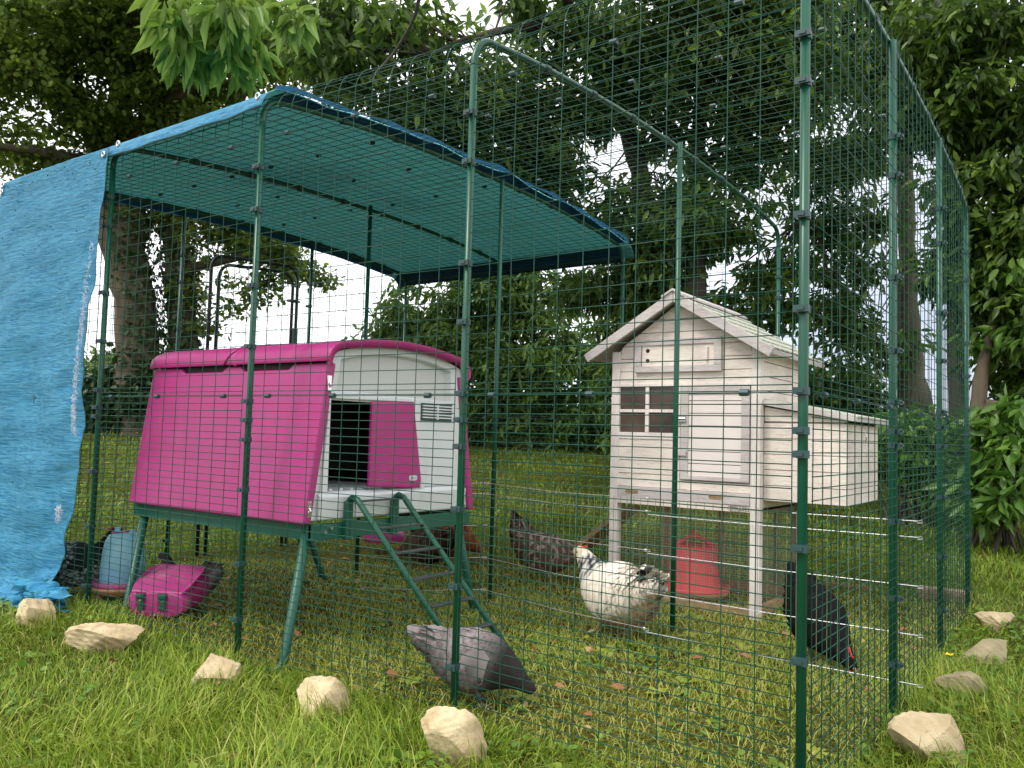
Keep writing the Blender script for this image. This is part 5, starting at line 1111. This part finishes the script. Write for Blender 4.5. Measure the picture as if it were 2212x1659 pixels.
# --- overhanging sweet chestnut, centre
T = treebase('chestnut_tree', 'sweet chestnut with a leaning bare trunk arching over the middle of the run', 1420, 900, 9.)
_, c1, _ = limb(T, [(1440, 1000, 9, 30), (1425, 700, 9, 26), (1400, 480, 9, 24), (1372, 340, 9, 20), (1335, 240, 9, 18), (1290, 140, 8.6, 15), (1220, 75, 8.2, 12), (1130, 60, 7.8, 10), (1010, 85, 7.5, 7), (930, 120, 7.2, 4)], 'trunk')
_, c2, _ = limb(T, [(1335, 240, 9, 14), (1240, 230, 8.8, 9), (1120, 262, 8.5, 7), (1010, 290, 8.2, 4)])
_, c3, _ = limb(T, [(1290, 140, 8.6, 10), (1180, -60, 7, 9), (900, -180, 5.5, 9), (600, -140, 4.6, 7), (430, -60, 4.2, 4)])
_, c4, _ = limb(T, [(900, -180, 5.5, 6), (905, 0, 5.8, 4), (860, 100, 6, 3), (800, 170, 6, 2)])
bl = [(1120, 210, 8.4, 150, 80, .9, 62), (1180, 330, 8.8, 110, 90, .8, 42), (1100, 400, 9, 120, 90, .8, 52), (1380, 170, 8.6, 120, 100, .9, 50), (960, 250, 8, 130, 60, .8, 36), (1180, 480, 9.3, 130, 60, .6, 26), (1290, 110, 8.2, 140, 80, .8, 40), (1440, 300, 9, 60, 60, .6, 12), (1330, 450, 8.6, 70, 60, .5, 14), (1470, 470, 8.2, 70, 80, .5, 22), (1260, 250, 8.6, 60, 50, .5, 10), (1150, 20, 8, 130, 40, .8, 16), (860, 130, 7.5, 100, 90, .8, 17), (720, 130, 7.5, 110, 80, .8, 26), (930, 40, 7.5, 80, 40, .8, 8), (760, 40, 7.5, 100, 50, .8, 22), (900, 560, 10, 60, 30, .4, 6), (1010, 340, 8.5, 90, 60, .6, 18), (850, 240, 8.5, 90, 50, .6, 14)]
o, Pc = crown(T, bl, CHE, 'chestnut', 0.133, 38, .30, hang=.35); twigs(T, Pc, c1[10:]+c2+c4, 120, .010)
bl = [(420, 30, 4.3, 66, 36, .30, 4), (545, 40, 4.3, 56, 38, .30, 4), (400, 90, 4.3, 46, 36, .15, 3), (480, 110, 4.4, 26, 22, .1, 2), (535, 100, 4.3, 24, 30, .1, 2), (620, 25, 4.6, 40, 40, .2, 3)]
o, Pb = crown(T, bl, CHN, 'bright', .17, 15, .12, name='low_spray', hang=.7); twigs(T, Pb, c3, 25, .007, 'spray_twigs'); reroot(T)
# --- dense chestnuts centre right
T = treebase('chestnut_tree', 'dense dark chestnut rising straight behind the wooden hen house', 1505, 900, 8.5)
_, c1, _ = limb(T, [(1500, 1000, 8.5, 30), (1500, 600, 8.5, 24), (1506, 400, 8.5, 18), (1512, 250, 8.5, 14), (1520, 60, 8.5, 11), (1525, -100, 8.5, 8)], 'trunk')
_, c2, _ = limb(T, [(1508, 380, 8.5, 12), (1580, 300, 8.2, 9), (1660, 260, 8, 6), (1740, 250, 7.8, 4)])
bl = [(1540, 120, 8, 130, 130, .9, 66), (1660, 200, 8, 120, 140, .9, 54), (1600, 340, 8.3, 110, 90, .6, 26), (1680, 60, 7.8, 130, 90, .9, 54), (1480, 20, 7.8, 150, 60, .9, 44), (1420, 540, 8.8, 90, 90, .6, 34), (1300, 620, 9.3, 130, 60, .7, 40), (1560, 500, 8.8, 80, 70, .6, 20), (1450, 640, 8.8, 80, 80, .6, 22)]
o, Pc = crown(T, bl, CHE, 'chestnut', 0.125, 38, .28, hang=.3); twigs(T, Pc, c1[6:]+c2, 90, .010); reroot(T)
T = treebase('chestnut_tree', 'tall chestnut with a pale flared trunk seen through the right wall of the run', 1985, 900, 9.5)
_, c1, _ = limb(T, [(1986, 980, 9.5, 52), (1976, 880, 9.5, 38), (1964, 740, 9.5, 24), (1960, 560, 9.5, 19), (1956, 430, 9.5, 17), (1950, 250, 9.5, 18), (1945, 60, 9.5, 14), (1940, -120, 9.5, 10)], 'trunk', 'barkpale')
_, c2, _ = limb(T, [(1960, 480, 9.5, 9), (1860, 470, 9.2, 6), (1780, 500, 9, 4), (1710, 490, 8.8, 3)])
bl = [(1830, 120, 9, 150, 120, .9, 46), (1880, 290, 9, 120, 90, .8, 28), (1750, 380, 9, 110, 70, .7, 28), (1830, 490, 9, 110, 60, .6, 24), (1640, 640, 9, 110, 70, .6, 26), (1780, 680, 9.2, 120, 60, .6, 26), (1850, 600, 9.2, 80, 50, .5, 14), (1560, 760, 9.4, 60, 70, .5, 14), (1880, 760, 9.4, 90, 46, .5, 16), (1720, 570, 9, 70, 34, .5, 8), (1940, 20, 8.6, 140, 60, .9, 38)]
o, Pc = crown(T, bl, CHE, 'chestnut', 0.129, 34, .27, hang=.3); twigs(T, Pc, c1[12:]+c2, 90, .010); reroot(T)
T = treebase('chestnut_tree', 'dark leafy tree filling the upper right corner with a slim dark trunk', 2080, 900, 7.6)
_, c1, _ = limb(T, [(2075, 1000, 7.6, 22), (2068, 700, 7.6, 20), (2062, 500, 7.6, 20), (2045, 330, 7.6, 22), (2040, 150, 7.6, 20), (2030, -80, 7.6, 15)], 'trunk')
_, c2, _ = limb(T, [(2042, 380, 7.6, 8), (2110, 365, 7.4, 5), (2180, 375, 7.2, 3), (2260, 370, 7.2, 2)])
bl = [(2020, 90, 7.4, 130, 110, .9, 66), (2130, 70, 7.2, 120, 60, .8, 34), (2090, 210, 7.3, 120, 90, .8, 46), (2000, 250, 7.5, 90, 100, .7, 30), (2180, 290, 7.2, 80, 80, .7, 20), (2120, 420, 7.2, 110, 70, .7, 34), (2190, 500, 7, 90, 60, .6, 24), (2080, 560, 7.4, 70, 70, .6, 20), (2130, 640, 7.2, 90, 70, .6, 30), (2290, 200, 7.2, 90, 200, .8, 40), (2290, 560, 7.2, 90, 160, .7, 34), (2200, 700, 7, 80, 70, .6, 26)]
o, Pc = crown(T, bl, CHE, 'chestnut', 0.129, 38, .26, hang=.3); twigs(T, Pc, c1[8:]+c2, 90, .009); reroot(T)
# slim forked trunk with sawn stump
T = treebase('young_tree', 'slim brown forked trunk with a sawn-off stump right of the run', 2122, 950, 7.)
_, c1, _ = limb(T, [(2135, 1060, 7, 34), (2122, 950, 7, 26), (2115, 880, 7, 18), (2122, 800, 7, 13), (2142, 720, 7, 11), (2160, 620, 7, 8)], 'trunk', 'barkpale')
limb(T, [(2120, 920, 7, 18), (2138, 895, 6.95, 17), (2150, 866, 6.9, 18)], 'stump', 'barkpale')
bl = [(2160, 620, 7, 60, 50, .4, 9), (2170, 740, 6.9, 60, 50, .4, 10)]
o, Pc = crown(T, bl, CHE, 'laurel', .15, 16, .20, hang=.4); reroot(T)
# shrubs right
def shrub(name, label, blobs, kind, size, per, crad, group=None, leaf=CHE, cat='shrub', stems=4, hang=.2):
    u, v, D = blobs[0][:3]; T = treebase(name, label, u, v, D, cat, group); o, Pc = crown(T, blobs, leaf, kind, size, per, crad, name='foliage', hang=hang)
    bp_ = np.array(T.location); b = MB()
    for i in rng.choice(len(Pc), min(stems*4, len(Pc)), replace=False):
        a = Vector(bp_)+Vector((random.uniform(-.2, .2), random.uniform(-.2, .2), -.02)); c = Vector(Pc[i]); b.tube([a, a.lerp(c, .5)+Vector((random.uniform(-.1, .1), random.uniform(-.1, .1), .1)), c], [.014, .009, .004], 5, cap=False)
    b.build('stems', M['bark'], T); reroot(T); return T
shrub('shrub', 'bright large leaved shrub at the right edge of the photo', [(2160, 1010, 6.2, 70, 90, .35, 26), (2200, 900, 6.2, 60, 60, .35, 14), (2120, 1080, 6.1, 40, 60, .2, 8), (2260, 980, 6.2, 60, 120, .4, 18)], 'laurel', .155, 20, .17)
shrub('shrub', 'mid green shrub seen through the far end of the right run wall', [(1960, 960, 7.2, 70, 70, .4, 26), (2030, 930, 7.2, 50, 60, .4, 14), (1900, 990, 7.6, 50, 50, .4, 12), (2040, 1040, 7, 40, 40, .3, 8)], 'laurel', .12, 26, .18)
shrub('shrub', 'dark low shrub filling the shade under the upper right tree', [(2200, 800, 7.4, 90, 60, .4, 26), (2210, 960, 7.4, 90, 100, .3, 34), (2080, 980, 8, 60, 90, .4, 24), (2290, 900, 7.4, 80, 160, .4, 34)], 'chestnut', .13, 30, .2)
# central bush and hedge
shrub('hedge', 'tall leafy hedge between the magenta coop and the wooden hen house', [(1000, 780, 13, 200, 90, .7, 150), (1180, 800, 12.6, 180, 110, .7, 130), (920, 690, 13.2, 120, 80, .6, 62), (1100, 650, 13, 160, 70, .6, 84), (860, 740, 13.4, 90, 46, .5, 30), (1000, 900, 13, 230, 62, .5, 120), (1230, 920, 12.4, 170, 56, .5, 90), (1060, 590, 13, 110, 34, .5, 26), (830, 850, 13.4, 120, 80, .5, 50)], 'hedge', .15, 36, .32, leaf=CHE, cat='hedge')
shrub('hedge', 'dark hedge in the shade behind the wooden hen house', [(1450, 840, 11, 160, 110, .6, 110), (1620, 860, 10.6, 160, 100, .6, 100), (1780, 880, 10.2, 140, 90, .6, 80), (1380, 720, 11, 100, 60, .5, 34), (1520, 960, 10.8, 260, 40, .4, 60), (1860, 940, 10, 120, 50, .4, 34)], 'chestnut', .14, 38, .30, cat='hedge')
shrub('hedge', 'distant dark hedge beyond the meadow, left of the magenta coop', [(250, 850, 21, 120, 70, .8, 90), (120, 850, 21, 120, 70, .8, 60), (430, 850, 21, 160, 60, .8, 70), (650, 860, 20, 160, 60, .8, 70), (-60, 850, 21, 120, 80, .8, 50), (240, 800, 21, 60, 40, .5, 18)], 'hedge', .19, 52, .5, leaf=OAK, cat='hedge')

shrub('shrub', 'dark ivy undergrowth round the feet of the oaks left of the magenta coop', [(250, 860, 12.1, 70, 60, .35, 46), (340, 850, 11.8, 70, 60, .35, 40), (430, 860, 12, 80, 60, .35, 40), (170, 880, 12.2, 70, 50, .35, 24), (300, 790, 12, 40, 40, .3, 12)], 'ivy', .11, 50, .24, leaf=OAK)
